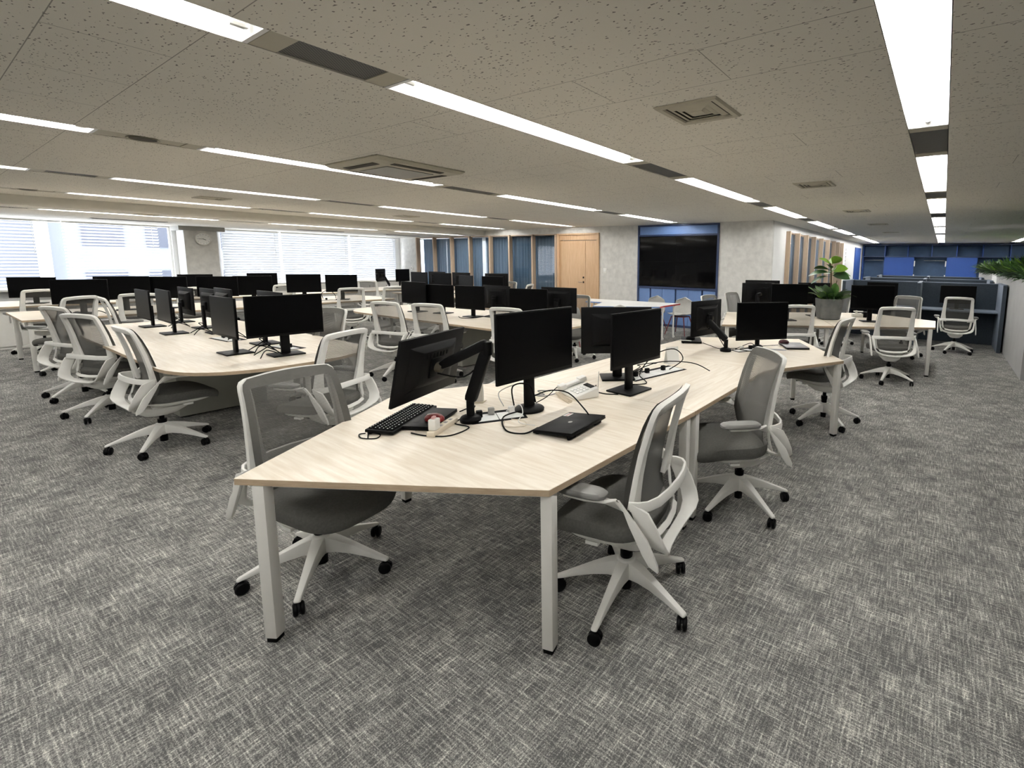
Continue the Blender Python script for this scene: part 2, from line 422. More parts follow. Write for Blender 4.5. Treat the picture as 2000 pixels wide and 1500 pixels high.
for i, (y0, y1) in enumerate(((-0.6, 4.14), (5.14, 6.58), (6.58, 8.62), (8.62, 10.3), (10.66, 13.6))):  # last opening is unseen, added so daylight reaches the meeting room curtains
    f = MB()
    f.b2(-17.26, -17.16, y0, y0 + 0.04, 0.8, 2.36); f.b2(-17.26, -17.16, y1 - 0.04, y1, 0.8, 2.36)
    f.b2(-17.26, -17.16, y0 + 0.04, y1 - 0.04, 0.8, 0.84); f.b2(-17.26, -17.16, y0 + 0.04, y1 - 0.04, 2.32, 2.36)
    o = sempty('window_%d' % (i + 1), (-17.2, (y0 + y1) / 2, 0.8))
    fr = f.build('window_frame', M['white'], o, smooth=False); fr.location = (17.2, -(y0 + y1) / 2, -0.8)
    g = MB().b2(-17.215, -17.205, y0 + 0.04, y1 - 0.04, 0.84, 2.32).build('window_pane', M['winglass'], o, smooth=False)
    g.location = fr.location
BL = [(-0.55, 1.92, 24, 'white horizontal blind at the left picture edge, slats open on dark buildings'),
      (2.24, 3.86, 24, 'white horizontal blind with open slats just left of the clock pillar'),
      (5.16, 6.55, 62, 'white closed blind just right of the clock pillar'),
      (6.61, 8.59, 62, 'white closed blind in the middle of the three right of the clock pillar'),
      (8.65, 10.28, 62, 'white closed blind beside the corner of the blue curtained meeting room')]
for y0, y1, tilt, lab in BL:
    o = empty('venetian_blind', (-17.02, (y0 + y1) / 2, 0.85), 0, lab, 'blind', 'white window blinds')
    h = (y1 - y0) / 2; m = MB(); n = 20; t = rad(tilt)
    for k in range(n):
        z = 0.055 + k * 0.072; dx, dz = (0.041 if tilt < 40 else 0.052) * math.cos(t), (0.041 if tilt < 40 else 0.052) * math.sin(t)
        nx, nz = -0.0006 * math.sin(t), 0.0006 * math.cos(t)
        m.loops([[(-dx + nx, y, z - dz + nz), (dx + nx, y, z + dz + nz), (dx - nx, y, z + dz - nz), (-dx - nx, y, z - dz - nz)] for y in (-h, h)])
    m.build('slats', M['slat'], o, smooth=False)
    MB().b2(-0.03, 0.03, -h, h, 1.465, 1.505).build('headrail', M['white'], o, 0.004)
    MB().b2(-0.014, 0.014, -h, h, 0.0, 0.018).build('bottom_rail', M['white'], o, 0.003)
    MB().tube([(0.035, h - 0.12, 1.46), (0.04, h - 0.12, 0.75)], 0.005, 6).build('tilt_wand', M['white'], o)
# outside buildings
for (x, y0, y1, z1, lab) in ((-34, 4.55, 13, 9, 'grey office block outside the window left of the clock pillar'),
                             (-40, -8, 4.3, 9, 'pale grey building outside the leftmost window')):
    o = empty('building', (x, (y0 + y1) / 2, 0), 0, lab, 'building', 'buildings outside the windows')
    h = (y1 - y0) / 2
    MB().b2(-4, 0, -h, h, -12, z1).build('wall', M['facade'], o, smooth=False)
    for i in range(int(h * 2 / 2.2)):
        for j in range(4):
            MB().b2(0.0, 0.06, -h + 0.5 + i * 2.2, -h + 1.9 + i * 2.2, -4 + j * 3, -2.2 + j * 3).build('window', M['facadewin'], o, smooth=False)
# clock
o = empty('wall_clock', (-16.495, 4.61, 2.04), 0, 'round white wall clock on the grey pillar between the windows', 'clock')
R90 = Matrix.Rotation(rad(90), 4, 'Y')
MB().lathe([(0.0, 0.0), (0.16, 0.0), (0.165, 0.012), (0.165, 0.035), (0.150, 0.04), (0.145, 0.028), (0, 0.028)], 32, R90).build('case', M['whitemetal'], o)
MB().cyl(0, 0, 0.028, 0.030, 0.143, n=32, mx=R90).build('dial', M['paper'], o)
mk = MB()
for k in range(12):
    a = k * PI / 6
    mk.box((0.031, 0.122 * math.cos(a), 0.122 * math.sin(a)), (0.002, 0.012, 0.012))
mk.build('hour_marks', M['greyprint'], o, smooth=False)
def hand(name, ang, L, w):
    T = Matrix.Rotation(ang, 4, 'X')
    MB().box((0.034, L / 2 - 0.015, 0), (0.003, L, w), mx=T).build(name, M['black'], o, smooth=False)
hand('hour_hand', rad(-23), 0.075, 0.011); hand('minute_hand', rad(180), 0.12, 0.007)
# baseboards
struct('baseboard_front', MB().b2(-7.8, -6.57, 10.488, 10.5, 0, 0.06).b2(-4.37, -3.16, 10.488, 10.5, 0, 0.06), M['grey'])
struct('baseboard_side', MB().b2(-3.16, -3.148, 10.5, 24.0, 0, 0.06), M['grey'])

# meeting room glass wall, facing the desks
o = sempty('window_6', (-16.0, 10.5, 0))
MX = [-15.97, -14.99, -14.03, -13.08, -12.10, -11.22, -10.25, -9.33]
for x in MX:
    MB().b2(x - 0.03, x + 0.03, 10.44, 10.575, 0, 2.35).build('mullion', M['oakpale'], o, 0.003, smooth=False).location = (16, -10.5, 0)
for a, b in zip(MX[:-1], MX[1:]):
    MB().b2(a + 0.035, b - 0.035, 10.555, 10.565, 0.05, 2.32).build('pane', M['glass'], o, smooth=False).location = (16, -10.5, 0)
MB().b2(MX[0] + .035, MX[-1] - .035, 10.5, 10.62, 0, 0.05).build('bottom_rail', M['oakpale'], o, smooth=False).location = (16, -10.5, 0)
MB().b2(MX[0] + .035, MX[-1] - .035, 10.5, 10.62, 2.32, 2.35).build('top_rail', M['oakpale'], o, smooth=False).location = (16, -10.5, 0)
def curtain(x0, x1, y, lab, axis='x', amp=0.035, pitch=0.13):
    n = int(abs(x1 - x0) / 0.022)
    def fn(u, v):
        s = x0 + (x1 - x0) * u; d = y + amp * math.sin(s / pitch * 2 * PI) + 0.012 * math.sin(s * 13.7)
        z = 0.03 + 2.27 * v
        return (s, d, z) if axis == 'x' else (d, s, z)
    ob = MB().grid(fn, n, 1).build('curtain', M['curtain'])
    sm = ob.modifiers.new('cloth', 'SOLIDIFY'); sm.thickness = 0.004
    return tag(ob, lab, 'curtain', 'blue meeting room curtains')
curtain(-15.9, -12.75, 10.72, 'slate blue curtain behind the glass panes nearest the window wall')
curtain(-12.6, -9.3, 10.72, 'slate blue curtain behind the glass panes next to the oak door')
curtain(11.65, 18.75, -3.25, 'slate blue curtain behind the oak finned glass of the side wall', 'y')
# side wall glass with oak fins
o = sempty('window_7', (-3.16, 11.6, 0))
FY = [11.63, 12.5, 13.4, 14.3, 15.27, 16.25, 17.25, 18.0, 18.77]
for y in FY:
    MB().b2(-3.185, -3.06, y - 0.025, y + 0.025, 0, 2.35).build('fin', M['oakpale'], o, 0.003, smooth=False).location = (3.16, -11.6, 0)
for a, b in zip(FY[:-1], FY[1:]):
    MB().b2(-3.175, -3.165, a + 0.03, b - 0.03, 0.05, 2.32).build('pane', M['glass'], o, smooth=False).location = (3.16, -11.6, 0)
    MB().b2(-3.28, -3.18, a + 0.03, b - 0.03, 0, 0.05).b2(-3.28, -3.18, a + 0.03, b - 0.03, 2.32, 2.35).build('rail', M['oakpale'], o, smooth=False).location = (3.16, -11.6, 0)
# door
o = sempty('door_1', (-8.5, 10.5, 0))
def dp(name, mb, mat, par=o, bev=0.0):
    r = mb.build(name, mat, par, bev, smooth=False)
    if par is o: r.location = (8.5, -10.5, 0)
    return r
dp('door_frame', MB().b2(-9.29, -9.21, 10.46, 10.63, 0, 2.35).b2(-7.87, -7.80, 10.46, 10.63, 0, 2.35).b2(-9.21, -7.87, 10.46, 10.63, 2.31, 2.35), M['oak'])
dp('header_panel', MB().b2(-9.21, -7.87, 10.50, 10.58, 2.165, 2.31), M['oak'])
leaf = dp('door_leaf', MB().b2(-9.205, -8.295, 10.515, 10.56, 0.01, 2.15), M['oak'])
dp('side_leaf', MB().b2(-8.285, -7.875, 10.515, 10.56, 0.01, 2.15), M['oak'])
h = dp('lever_handle', MB().tube([(-8.36, 10.515, 1.01), (-8.36, 10.46, 1.01), (-8.50, 10.46, 1.01)], 0.010, 8), M['chrome'], leaf)
dp('handle_rose', MB().b2(-8.385, -8.335, 10.505, 10.515, 0.985, 1.035), M['black'], leaf, 0.006)
dp('lock_cylinder', MB().b2(-8.385, -8.335, 10.505, 10.515, 1.115, 1.165), M['black'], leaf, 0.012)
# switch plates
o = empty('light_switch', (-7.61, 10.5, 1.34), 0, 'white light switch plate on the wall right of the oak door', 'switch')
MB().b2(-0.055, 0.055, -0.012, 0, -0.075, 0.075).build('plate', M['white'], o, 0.004)
MB().b2(-0.03, 0.03, -0.018, -0.012, -0.02, 0.03).build('rocker', M['paper'], o, 0.002)
o = empty('thermostat', (-16.35, 10.5, 1.25), 0, 'small round white thermostat on the wall beside the blinds', 'thermostat')
MB().lathe([(0, 0), (0.07, 0), (0.065, 0.03), (0, 0.03)], 20, Matrix.Rotation(rad(90), 4, 'X')).build('body', M['white'], o)
MB().lathe([(0, 0.03), (0.03, 0.03), (0.03, 0.033), (0, 0.033)], 16, Matrix.Rotation(rad(90), 4, 'X')).build('display', M['grey'], o)
# blue display unit in its niche
o = empty('display_cabinet', (-5.47, 10.5, 0), 0, 'built-in blue cabinet wall with panels around the big black screen', 'cabinet')
f = MB(); X0, X1 = -1.10, 1.10
f.b2(X0, X0 + 0.045, -0.03, 0.45, 0, 2.5); f.b2(X1 - 0.045, X1, -0.03, 0.45, 0, 2.5)
f.b2(X0 + .045, X1 - .045, -0.03, 0.45, 2.465, 2.5); f.b2(X0 + .045, X1 - .045, -0.03, 0.45, 2.225, 2.265)
f.b2(X0 + .045, X1 - .045, -0.03, 0.45, 0.935, 0.985); f.b2(X0 + .045, X1 - .045, -0.02, 0.45, 0, 0.05)
f.b2(X0 + .045, X1 - .045, 0.06, 0.45, 0.985, 2.225)
f.b2(X0 + .045, X1 - .045, 0.03, 0.45, 0.05, 0.935); f.b2(X0 + .045, X1 - .045, 0.03, 0.45, 2.265, 2.465)
f.build('carcass', M['navy'], o, 0.002, smooth=False)
MB().b2(X0 + .05, X1 - .05, -0.01, 0.03, 2.268, 2.462).build('header_panel', M['tvblue'], o, 0.002, smooth=False)
for a, b in ((-1.05, -0.735), (-0.69, -0.375), (-0.368, -0.02), (0.025, 0.345), (0.352, 0.69), (0.735, 1.05)):
    MB().b2(a, b, -0.01, 0.03, 0.055, 0.93).build('door', M['tvblue'], o, 0.002, smooth=False)
o = empty('wall_display', (-5.47, 10.5, 1.6), 0, 'large black wall display set in the blue cabinet', 'television')
MB().b2(-1.045, 1.045, -0.02, 0.055, -0.605, 0.615).build('bezel', M['black'], o, 0.004, smooth=False)
for sx in (0, 1):
    for sz in (0, 1):
        MB().b2(-1.03 + sx * 1.032, -0.002 + sx * 1.032, -0.026, -0.0205, -0.59 + sz * 0.597, 0.003 + sz * 0.597 - 0.002).build('screen_panel', M['tvscreen'], o, smooth=False)

# ------------------------------------------------------------------ ceiling lamps and fittings
S0 = [-5.0, -1.55, 1.57, 4.92, 8.08, 11.2, 14.1, 17.5, 20.6]
E0 = [-2.6, 0.95, 3.92, 7.30, 10.30, 13.7, 16.7, 20.3, 23.6]
def fixture_meshes(L):
    m = MB(); w = HW - 0.004
    prof = [(-w, 0.0), (-w, 0.004), (-w + 0.004, 0.006), (-0.062, 0.075), (0.062, 0.075), (w - 0.004, 0.006), (w, 0.004), (w, 0.0)]
    inner = [(-w, 0.0), (-0.058, 0.070), (0.058, 0.070), (w, 0.0)]
    outer = [(-w, 0.0), (-w, 0.09), (w, 0.09), (w, 0.0)]
    def ch(y): return [(x, y, z) for x, z in inner]
    vs = [(x, y, z) for y in (0.0, L) for x, z in inner] + [(x, y, z) for y in (0.0, L) for x, z in outer]
    fs = []
    for k in range(3):
        fs.append((k, k + 1, 4 + k + 1, 4 + k)); fs.append((8 + k, 12 + k, 12 + k + 1, 8 + k + 1))
    m.add(vs, fs)
    # end plates
    for y, d in ((0.0, 0.02), (L, -0.02)):
        m.b2(-w, w, min(y, y + d), max(y, y + d), 0.001, 0.088)
    me = m.mesh('housing', M['reflector'], smooth=False)
    t = MB().tube([(0, 0.10, 0.030), (0, L - 0.10, 0.030)], 0.0165, 10).mesh('tube', M['tube'])
    e = MB().tube([(0, 0, 0.030), (0, 0.055, 0.030)], 0.0165, 8).b2(-0.012, 0.012, -0.012, 0.012, 0.02, 0.068).mesh('tube_holder', M['white'])
    return me, t, e
FC = {}
rowname = {0: 'far right behind the planter', 1: 'rightmost', 2: 'second', 3: 'third', 4: 'fourth', 5: 'fifth', 6: 'window side'}
ordn = ['first', 'second', 'third', 'fourth', 'fifth', 'sixth', 'seventh', 'eighth', 'ninth']
def place_fixture(x, z, y0, y1, lab, grp):
    L = y1 - y0; key = round(L, 3)
    if key not in FC: FC[key] = fixture_meshes(L)
    me, t, e = FC[key]
    o = empty('ceiling_light', (x, y0, z), 0, lab, 'ceiling light', grp)
    for nm, d in (('housing', me), ('tube', t)):
        q = bpy.data.objects.new(nm, d); COL.objects.link(q); q.parent = o
    for yy, r in ((0.047, 0.0), (L - 0.047, PI)):
        q = bpy.data.objects.new('tube_holder', e); COL.objects.link(q); q.parent = o
        q.location = (0, yy, 0); q.rotation_euler = (0, 0, r)
    return o
def place_filler(x, z, y0, y1, lab, grp, grille=True):
    o = empty('ceiling_panel', (x, y0, z), 0, lab, 'ceiling panel', grp)
    L = y1 - y0; w = HW - 0.004
    MB().b2(-w, w, 0.004, 0.11, 0.002, 0.02).build('end_plate', M['beige'], o, 0.001, smooth=False)
    MB().b2(-w, w, L - 0.11, L - 0.004, 0.002, 0.02).build('end_plate', M['beige'], o, 0.001, smooth=False)
    MB().b2(-w, w, 0.112, L - 0.112, 0.008, 0.02).build('grille' if grille else 'cover_plate', M['grille'] if grille else M['beige'], o, smooth=False)
    if not grille:
        MB().lathe([(0, 0.008), (0.085, 0.008), (0.10, -0.006), (0.10, -0.002), (0.085, 0.0)], 24, Matrix.Translation((0, L * 0.42, 0))).build('speaker_rim', M['beige'], o)
        MB().cyl(0, L * 0.42, -0.004, 0.004, 0.082, n=24).build('speaker_grille', M['ventdark'], o)
    return o
for ri, x in enumerate(ROWS):
    n = 0
    for k in range(9):
        if ri >= 3 and S0[k] > 10: continue
        if ri == 0 and S0[k] < 17: continue
        if ri in (3, 4, 5) and S0[k] < -2: continue
        if ri == 0:
            lab = 'fluorescent ceiling light above the plants at the far right, %s of them' % ('nearer' if k == 7 else 'farther')
        else:
            if E0[k] <= -1:
                lab = 'fluorescent ceiling light in the %s row, behind the camera' % rowname[ri]
            else:
                lab = 'fluorescent ceiling light, %s from the camera in the %s row%s' % (ordn[n], rowname[ri], ' counted from the right' if ri > 1 else '')
                n += 1
        place_fixture(x, ZC, S0[k], E0[k], lab, 'recessed ceiling lights')
        last = (k == 8) or (ri >= 3 and k == 4)
        if not last:
            g = not (ri in (3, 5) and k == 1)
            if ri == 0: lab2 = 'grey panel between the two ceiling lights above the far plants'
            elif E0[k] <= -1: lab2 = 'grey panel between ceiling lights of the %s row, behind the camera' % rowname[ri]
            else: lab2 = '%s panel after the %s light of the %s row%s' % ('grey grille' if g else 'beige speaker', ordn[n - 1], rowname[ri], ' from the right' if ri > 1 else '')
            place_filler(x, ZC, E0[k], S0[k + 1], lab2, 'panels between the ceiling lights', g)
        elif k == 4 and ri >= 3:
            place_filler(x, ZC, E0[k], 10.5, 'short panel between the last light of the %s row and the front wall' % rowname[ri], 'panels between the ceiling lights')
n = 0
for y0, y1 in ((-1.5, 0.95), (1.49, 3.98), (4.89, 7.43), (7.93, 10.3)):
    place_fixture(xr, ZL, y0, y1, 'fluorescent light in the low ceiling by the windows, %s of the row' % ordn[n], 'recessed ceiling lights'); n += 1
for a, b, nm in ((0.95, 1.49, 'first'), (3.98, 4.89, 'second'), (7.43, 7.93, 'third')):
    place_filler(xr, ZL, a, b, 'panel in the low window side light row, %s gap' % nm, 'panels between the ceiling lights')

def vent(x, y, z, lab, s=0.41):
    o = empty('ceiling_vent', (x, y, z), 0, lab, 'vent', 'square ceiling vents')
    h = s / 2
    m = MB()
    def ring(r0, z0, r1, z1):
        q = [(-1, -1), (1, -1), (1, 1), (-1, 1)]
        m.add([(a * r0, b * r0, z0) for a, b in q] + [(a * r1, b * r1, z1) for a, b in q],
              [(i, (i + 1) % 4, 4 + (i + 1) % 4, 4 + i) for i in range(4)])
    ring(h, -0.002, h - 0.012, -0.014); ring(h - 0.012, -0.014, h - 0.042, -0.012); ring(h - 0.042, -0.012, h - 0.05, 0.0)
    m.build('frame', M['beige'], o, smooth=False)
    for i, r in enumerate((0.115, 0.08, 0.045)):
        m = MB(); ring(r + 0.028, -0.002, r, -0.014); ring(r, -0.014, r - 0.006, -0.012); ring(r - 0.006, -0.012, r + 0.02, -0.001)
        if i == 2: m.b2(-r + .004, r - .004, -r + .004, r - .004, -0.0135, -0.0105)
        m.build('louver', M['beige'], o, smooth=False)
    MB().b2(-h + 0.03, h - 0.03, -h + 0.03, h - 0.03, -0.0025, -0.0005).build('cavity', M['ventdark'], o, smooth=False)
for y, nm in ((2.81, 'nearest, above the first long desk'), (6.0, 'second from the camera'), (9.24, 'third from the camera'), (12.45, 'fourth from the camera'), (15.7, 'farthest from the camera')):
    vent(-1.34, y, ZC, 'square beige ceiling vent between the two right light rows, %s' % nm)
vent(-9.9, 2.93, ZC, 'square beige ceiling vent between the two left light rows, nearer one')
vent(-9.95, 6.3, ZC, 'square beige ceiling vent between the two left light rows, farther one')
vent(-12.72, 2.75, ZL, 'square ceiling vent in the low ceiling near the windows', 0.3)
for y, nm in ((3.0, 'left of the clock pillar'), (6.9, 'above the blinds right of the clock pillar'), (9.4, 'nearest the meeting room')):
    o = empty('slot_diffuser', (-15.1, y, ZL), 0, 'dark slot diffuser in the low ceiling, %s' % nm, 'vent', 'slot diffusers')
    MB().b2(-0.07, 0.07, -0.6, 0.6, -0.012, -0.001).build('frame', M['grey'], o, 0.002, smooth=False)
    MB().b2(-0.045, -0.01, -0.57, 0.57, -0.0135, -0.0122).b2(0.01, 0.045, -0.57, 0.57, -0.0135, -0.0122).build('slot', M['ventdark'], o, smooth=False)
# cassette air conditioner
o = empty('air_conditioner', (-4.79, 2.95, ZC), 0, 'square beige ceiling cassette air conditioner with dark outlet slots', 'air conditioner')
q = MB()
q.loops([[(-h, -h, z), (h, -h, z), (h, h, z), (-h, h, z)] for h, z in ((0.475, -0.001), (0.475, -0.012), (0.44, -0.035), (0.30, -0.045))])
q.build('fascia', M['beige'], o, 0.004, smooth=False)
for a in range(4):
    T = Matrix.Rotation(a * PI / 2, 4, 'Z')
    MB().add([(-0.27, 0.335, -0.0435), (0.27, 0.335, -0.0435), (0.27, 0.40, -0.0395), (-0.27, 0.40, -0.0395),
              (-0.27, 0.335, -0.0465), (0.27, 0.335, -0.0465), (0.27, 0.40, -0.0425), (-0.27, 0.40, -0.0425)],
             [(0, 1, 2, 3), (7, 6, 5, 4), (0, 4, 5, 1), (1, 5, 6, 2), (2, 6, 7, 3), (3, 7, 4, 0)], T).build('outlet_slot', M['ventdark'], o, smooth=False)
g = MB().b2(-0.25, 0.25, -0.25, 0.25, -0.052, -0.0455)
g.build('intake_grille', M['grey'], o, 0.002, smooth=False)

# ------------------------------------------------------------------ far end: blue lockers, booths, planters
o = empty('blue_shelving', (-0.2, 24.2, 0), 0, 'wall to wall blue shelving with open cubbies at the far end', 'shelving')
f = MB(); L, Rr = -2.93, 6.0
f.b2(L, Rr, 0.48, 0.53, 0, 2.5).build('back_panel', M['lockerback'], o, smooth=False)
f = MB(); f.b2(L, Rr, 0, 0.48, 2.44, 2.5); f.b2(L, Rr, 0, 0.48, 1.94, 1.97); f.b2(L, Rr, 0, 0.48, 0, 0.08)
f.build('shelf_boards', M['navy'], o, smooth=False)
x = L; k = 0
while x < Rr + 0.01:
    MB().b2(x, x + 0.03, 0.0, 0.48, 1.97, 2.44).build('upper_divider', M['deepblue'], o, smooth=False)
    if k % 2 == 0 or k == 1:
        MB().b2(x, x + 0.04, 0.0, 0.48, 0.08, 1.94).build('lower_divider', M['deepblue'], o, smooth=False)
    x += 0.88; k += 1
for a, b, nm in ((-2.02, -0.9, 'left'), (0.28, 1.32, 'right')):
    p = MB().b2(a, b, -0.035, -0.002, 0.08, 1.93).build('sliding_door', M['lockerblue'], o, 0.003, smooth=False)
    xx = b + 0.025 if nm == 'left' else a - 0.03
    MB().b2(xx - 0.02, xx + 0.02, -0.035, -0.01, 1.55, 1.78).b2(xx - 0.02, xx + 0.02, -0.035, -0.01, 1.0, 1.2).build('white_label_strip', M['paper'], o, smooth=False)
for a, b in ((-2.87, -2.1), (-0.55, 0.2)):
    MB().tube([(a, 0.2, 1.80), (b, 0.2, 1.80)], 0.014, 8).build('hanging_rail', M['chrome'], o)
tag(MB().b2(-3.155, -3.12, 22.0, 23.5, 0.02, 2.30).build('blue_door_panel', M['deepblue'], None, 0.003, smooth=False), 'tall dark blue panel on the white side wall next to the blue shelving', 'panel')
o = empty('wall_sign', (-3.158, 19.9, 1.75), 0, 'faint column of grey lettering on the white side wall', 'sign')
for k in range(7):
    m = MB(); z = 0.42 - k * 0.14
    m.b2(0, 0.004, -0.10, 0.10, z, z + 0.016)
    m.b2(0, 0.004, -0.02 + 0.03 * (k % 3), 0.0 + 0.03 * (k % 3), z - 0.035, z)
    m.b2(0, 0.004, -0.08, -0.06, z - 0.07, z); m.b2(0, 0.004, -0.06, 0.09, z - 0.07, z - 0.056)
    m.build('letter', M['greyprint'], o, smooth=False)
BX = [-1.75, -0.38, 0.97]
for i, y in enumerate((11.08, 14.15, 17.3)):
    o = empty('study_booth', (0, y, 0), 0, 'slate blue pair of study booths, %s row' % ('front', 'middle', 'back')[i], 'booth', 'study booths')
    for x in BX:
        sp_ = MB().b2(x - 0.03, x + 0.03, 0.03, 1.1, 0, 1.245).build('side_panel', M['boothtop'], o, 0.003, smooth=False)
        MB().b2(x - 0.03, x + 0.03, 0.0, 0.0298, 0, 1.245).build('front_edge', M['boothfelt'], sp_, 0.004, smooth=False)
        MB().b2(x - 0.032, x + 0.032, -0.002, 1.1, 1.2455, 1.262).build('top_cap', M['boothtop'], o, 0.004, smooth=False)
    for a, b in ((BX[0] + .031, BX[1] - .031), (BX[1] + .031, BX[2] - .031)):
        MB().b2(a, b, 1.04, 1.1, 0, 1.235).build('back_panel', M['boothfelt'], o, 0.003, smooth=False)
        MB().b2(a, b, 1.038, 1.1, 1.2355, 1.25).build('back_cap', M['boothtop'], o, 0.003, smooth=False)
        MB().b2(a, b, 0.42, 1.035, 0.69, 0.72).build('desk_top', M['boothtop'], o, 0.003, smooth=False)
# inner light faces of the outer panels are part of the felt colour; planters
for i, (y0, y1) in enumerate(((8.6, 13.8), (15.1, 20.5))):
    o = empty('planter', (1.35, y0, 0), 0, '%s pale grey waist high planter wall holding green leaves at the right' % ('near' if i == 0 else 'far'), 'planter', 'planter walls')
    Ly = y1 - y0; m = MB()
    w_ = 0.32
    m.b2(-w_, -w_ + 0.03, 0, Ly, 0, 1.40); m.b2(w_ - 0.03, w_, 0, Ly, 0, 1.40)
    m.b2(-w_ + .03, w_ - .03, 0, 0.03, 0, 1.40); m.b2(-w_ + .03, w_ - .03, Ly - 0.03, Ly, 0, 1.40)
    m.build('box', M['planter'], o, 0.003, smooth=False)
    MB().b2(-w_ + .031, w_ - .031, 0.031, Ly - 0.031, 1.2, 1.34).build('soil', M['soil'], o, smooth=False)
tag(MB().b2(1.03, 1.67, 13.803, 15.097, 0, 1.41).build('planter_link', M['wallwhite'], None, 0.003, smooth=False), 'white block joining the two grey planter walls', 'planter')

def leaf_fan(m, n, h0, h1, spread, wid, droop, base_r=0.03, seg=5):
    """strap or oval leaves rising from one point"""
    for i in range(n):
        a = random.uniform(0, 2 * PI); L = random.uniform(h0, h1); sp = random.uniform(0.25, 1.0) * spread
        d = Vector((math.cos(a), math.sin(a), 0)); sd = Vector((-math.sin(a), math.cos(a), 0))
        p0 = d * base_r * random.random(); w = wid * random.uniform(0.75, 1.2)
        ring = []
        for k in range(seg + 1):
            t = k / seg
            c = p0 + d * (sp * L * t) + Vector((0, 0, L * (t - droop * sp * t * t)))
            ww = w * math.sin(PI * min(1, 0.12 + 0.88 * t)) ** 0.7 if k < seg else 0.002
            up = Vector((0, 0, 1)) * 0.25 * ww
            ring.append([tuple(c - sd * ww + up), tuple(c), tuple(c + sd * ww + up), tuple(c - Vector((0, 0, 0.002)))])
        m.loops(ring)
    return m
def plant_meshes(k):
    out = []
    for _ in range(k):
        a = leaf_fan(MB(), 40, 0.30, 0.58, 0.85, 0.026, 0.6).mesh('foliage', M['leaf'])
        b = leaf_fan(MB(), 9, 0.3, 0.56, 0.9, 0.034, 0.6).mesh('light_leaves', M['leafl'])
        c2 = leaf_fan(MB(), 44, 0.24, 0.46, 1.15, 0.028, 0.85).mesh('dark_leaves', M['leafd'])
        out.append((a, b, c2))
    return out
PMS = plant_meshes(4)
pi = 0
for y0, y1 in ((8.95, 13.65), (15.3, 20.4)):
    n = int((y1 - y0) / 0.29)
    for j in range(n):
        for sx in (-0.15, 0.13):
            y = y0 + (j + 0.5) * (y1 - y0) / n
            near = y0 < 10
            o = empty('leafy_plant', (1.35 + sx + random.uniform(-.03, .03), y + random.uniform(-.05, .05), 1.338), random.uniform(0, 6.28),
                      'green strap leaved plant growing in the %s planter wall at the right' % ('near' if near else 'far'), 'plant',
                      'plants in the %s planter' % ('near' if near else 'far'))
            s = random.uniform(0.8, 1.15); o.scale = (s, s, s)
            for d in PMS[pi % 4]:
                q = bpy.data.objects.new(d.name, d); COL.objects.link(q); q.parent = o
            pi += 1
# ------------------------------------------------------------------ desks
ZT = 0.72
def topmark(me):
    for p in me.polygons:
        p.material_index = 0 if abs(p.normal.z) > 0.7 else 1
def poly_center(poly): return (sum(p[0] for p in poly) / len(poly), sum(p[1] for p in poly) / len(poly))
def inset(poly, d):
    n = len(poly); out = []
    ar = sum(poly[i][0] * poly[(i + 1) % n][1] - poly[(i + 1) % n][0] * poly[i][1] for i in range(n))
    s = 1 if ar > 0 else -1
    for i in range(n):
        a, b, c_ = Vector(poly[i - 1]), Vector(poly[i]), Vector(poly[(i + 1) % n])
        e1 = (b - a).normalized(); e2 = (c_ - b).normalized()
        n1 = Vector((-e1.y, e1.x)) * s; n2 = Vector((-e2.y, e2.x)) * s
        k = (n1 + n2); k = k / max(0.3, (1 + n1.dot(n2)))
        out.append(tuple(b + k * d))
    return out
def leg(o, x, y, rz=0.0, w=0.05):
    m = MB().box((x, y, 0.355), (w, w, 0.67), rz)
    l = m.build('leg', M['whitemetal'], o, 0.003)
    MB().box((x, y, 0.01), (w * 0.86, w * 0.86, 0.02), rz).build('foot', M['black'], l, 0.002)
    return l
def desk(name, poly, label, group, legs=(), mat='desk', frame=True, th=0.028, cat='desk', topm=None, edge='edge', panels=()):
    cx, cy = poly_center(poly); loc = [(x - cx, y - cy) for x, y in poly]
    o = empty(name, (cx, cy, 0), 0, label, cat, group)
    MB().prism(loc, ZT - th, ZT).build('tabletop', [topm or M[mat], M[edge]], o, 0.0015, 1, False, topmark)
    if frame:
        ins = inset(loc, 0.06); f = MB()
        for i in range(len(ins)):
            a, b = Vector((*ins[i], 0)), Vector((*ins[(i + 1) % len(ins)], 0))
            d = b - a
            if d.length < 0.12: continue
            f.box((*((a + b) / 2).xy, ZT - th - 0.0125), (d.length, 0.03, 0.024), math.atan2(d.y, d.x))
        f.build('frame', M['whitemetal'], o, smooth=False)
    for l in legs: leg(o, l[0] - cx, l[1] - cy, rad(l[2]) if len(l) > 2 else 0)
    for (x0, x1, y0, y1, mt) in panels:
        MB().b2(x0 - cx, x1 - cx, y0 - cy, y1 - cy, 0.015, ZT - th - 0.045).build('support_panel', M[mt], o, 0.003, smooth=False)
    return o
G1 = 'angled oak desks in the foreground chain'
desk('desk', [(-2.305, .665), (-1.205, 1.305), (-1.17, 2.538), (-2.50, 2.562), (-2.93, 1.73)],
     'nearest pale oak desk on white legs, with keyboard and closed black laptop', G1,
     [(-2.235, .735, 30), (-1.235, 1.335, 15), (-2.865, 1.725, 0), (-1.205, 2.475, 0), (-2.46, 2.50, 0)])
desk('desk', [(-1.17, 2.542), (-1.17, 3.872), (-2.50, 3.88), (-2.50, 2.566)],
     'middle pale oak desk of the foreground chain, with the white telephone side behind it', G1,
     [(-1.205, 2.60, 0), (-2.46, 2.63, 0), (-1.205, 3.80, 0), (-2.46, 3.81, 0)], 'desky')['label'] = \
     'middle pale oak desk of the foreground chain, under two square based monitors and outlet strip'
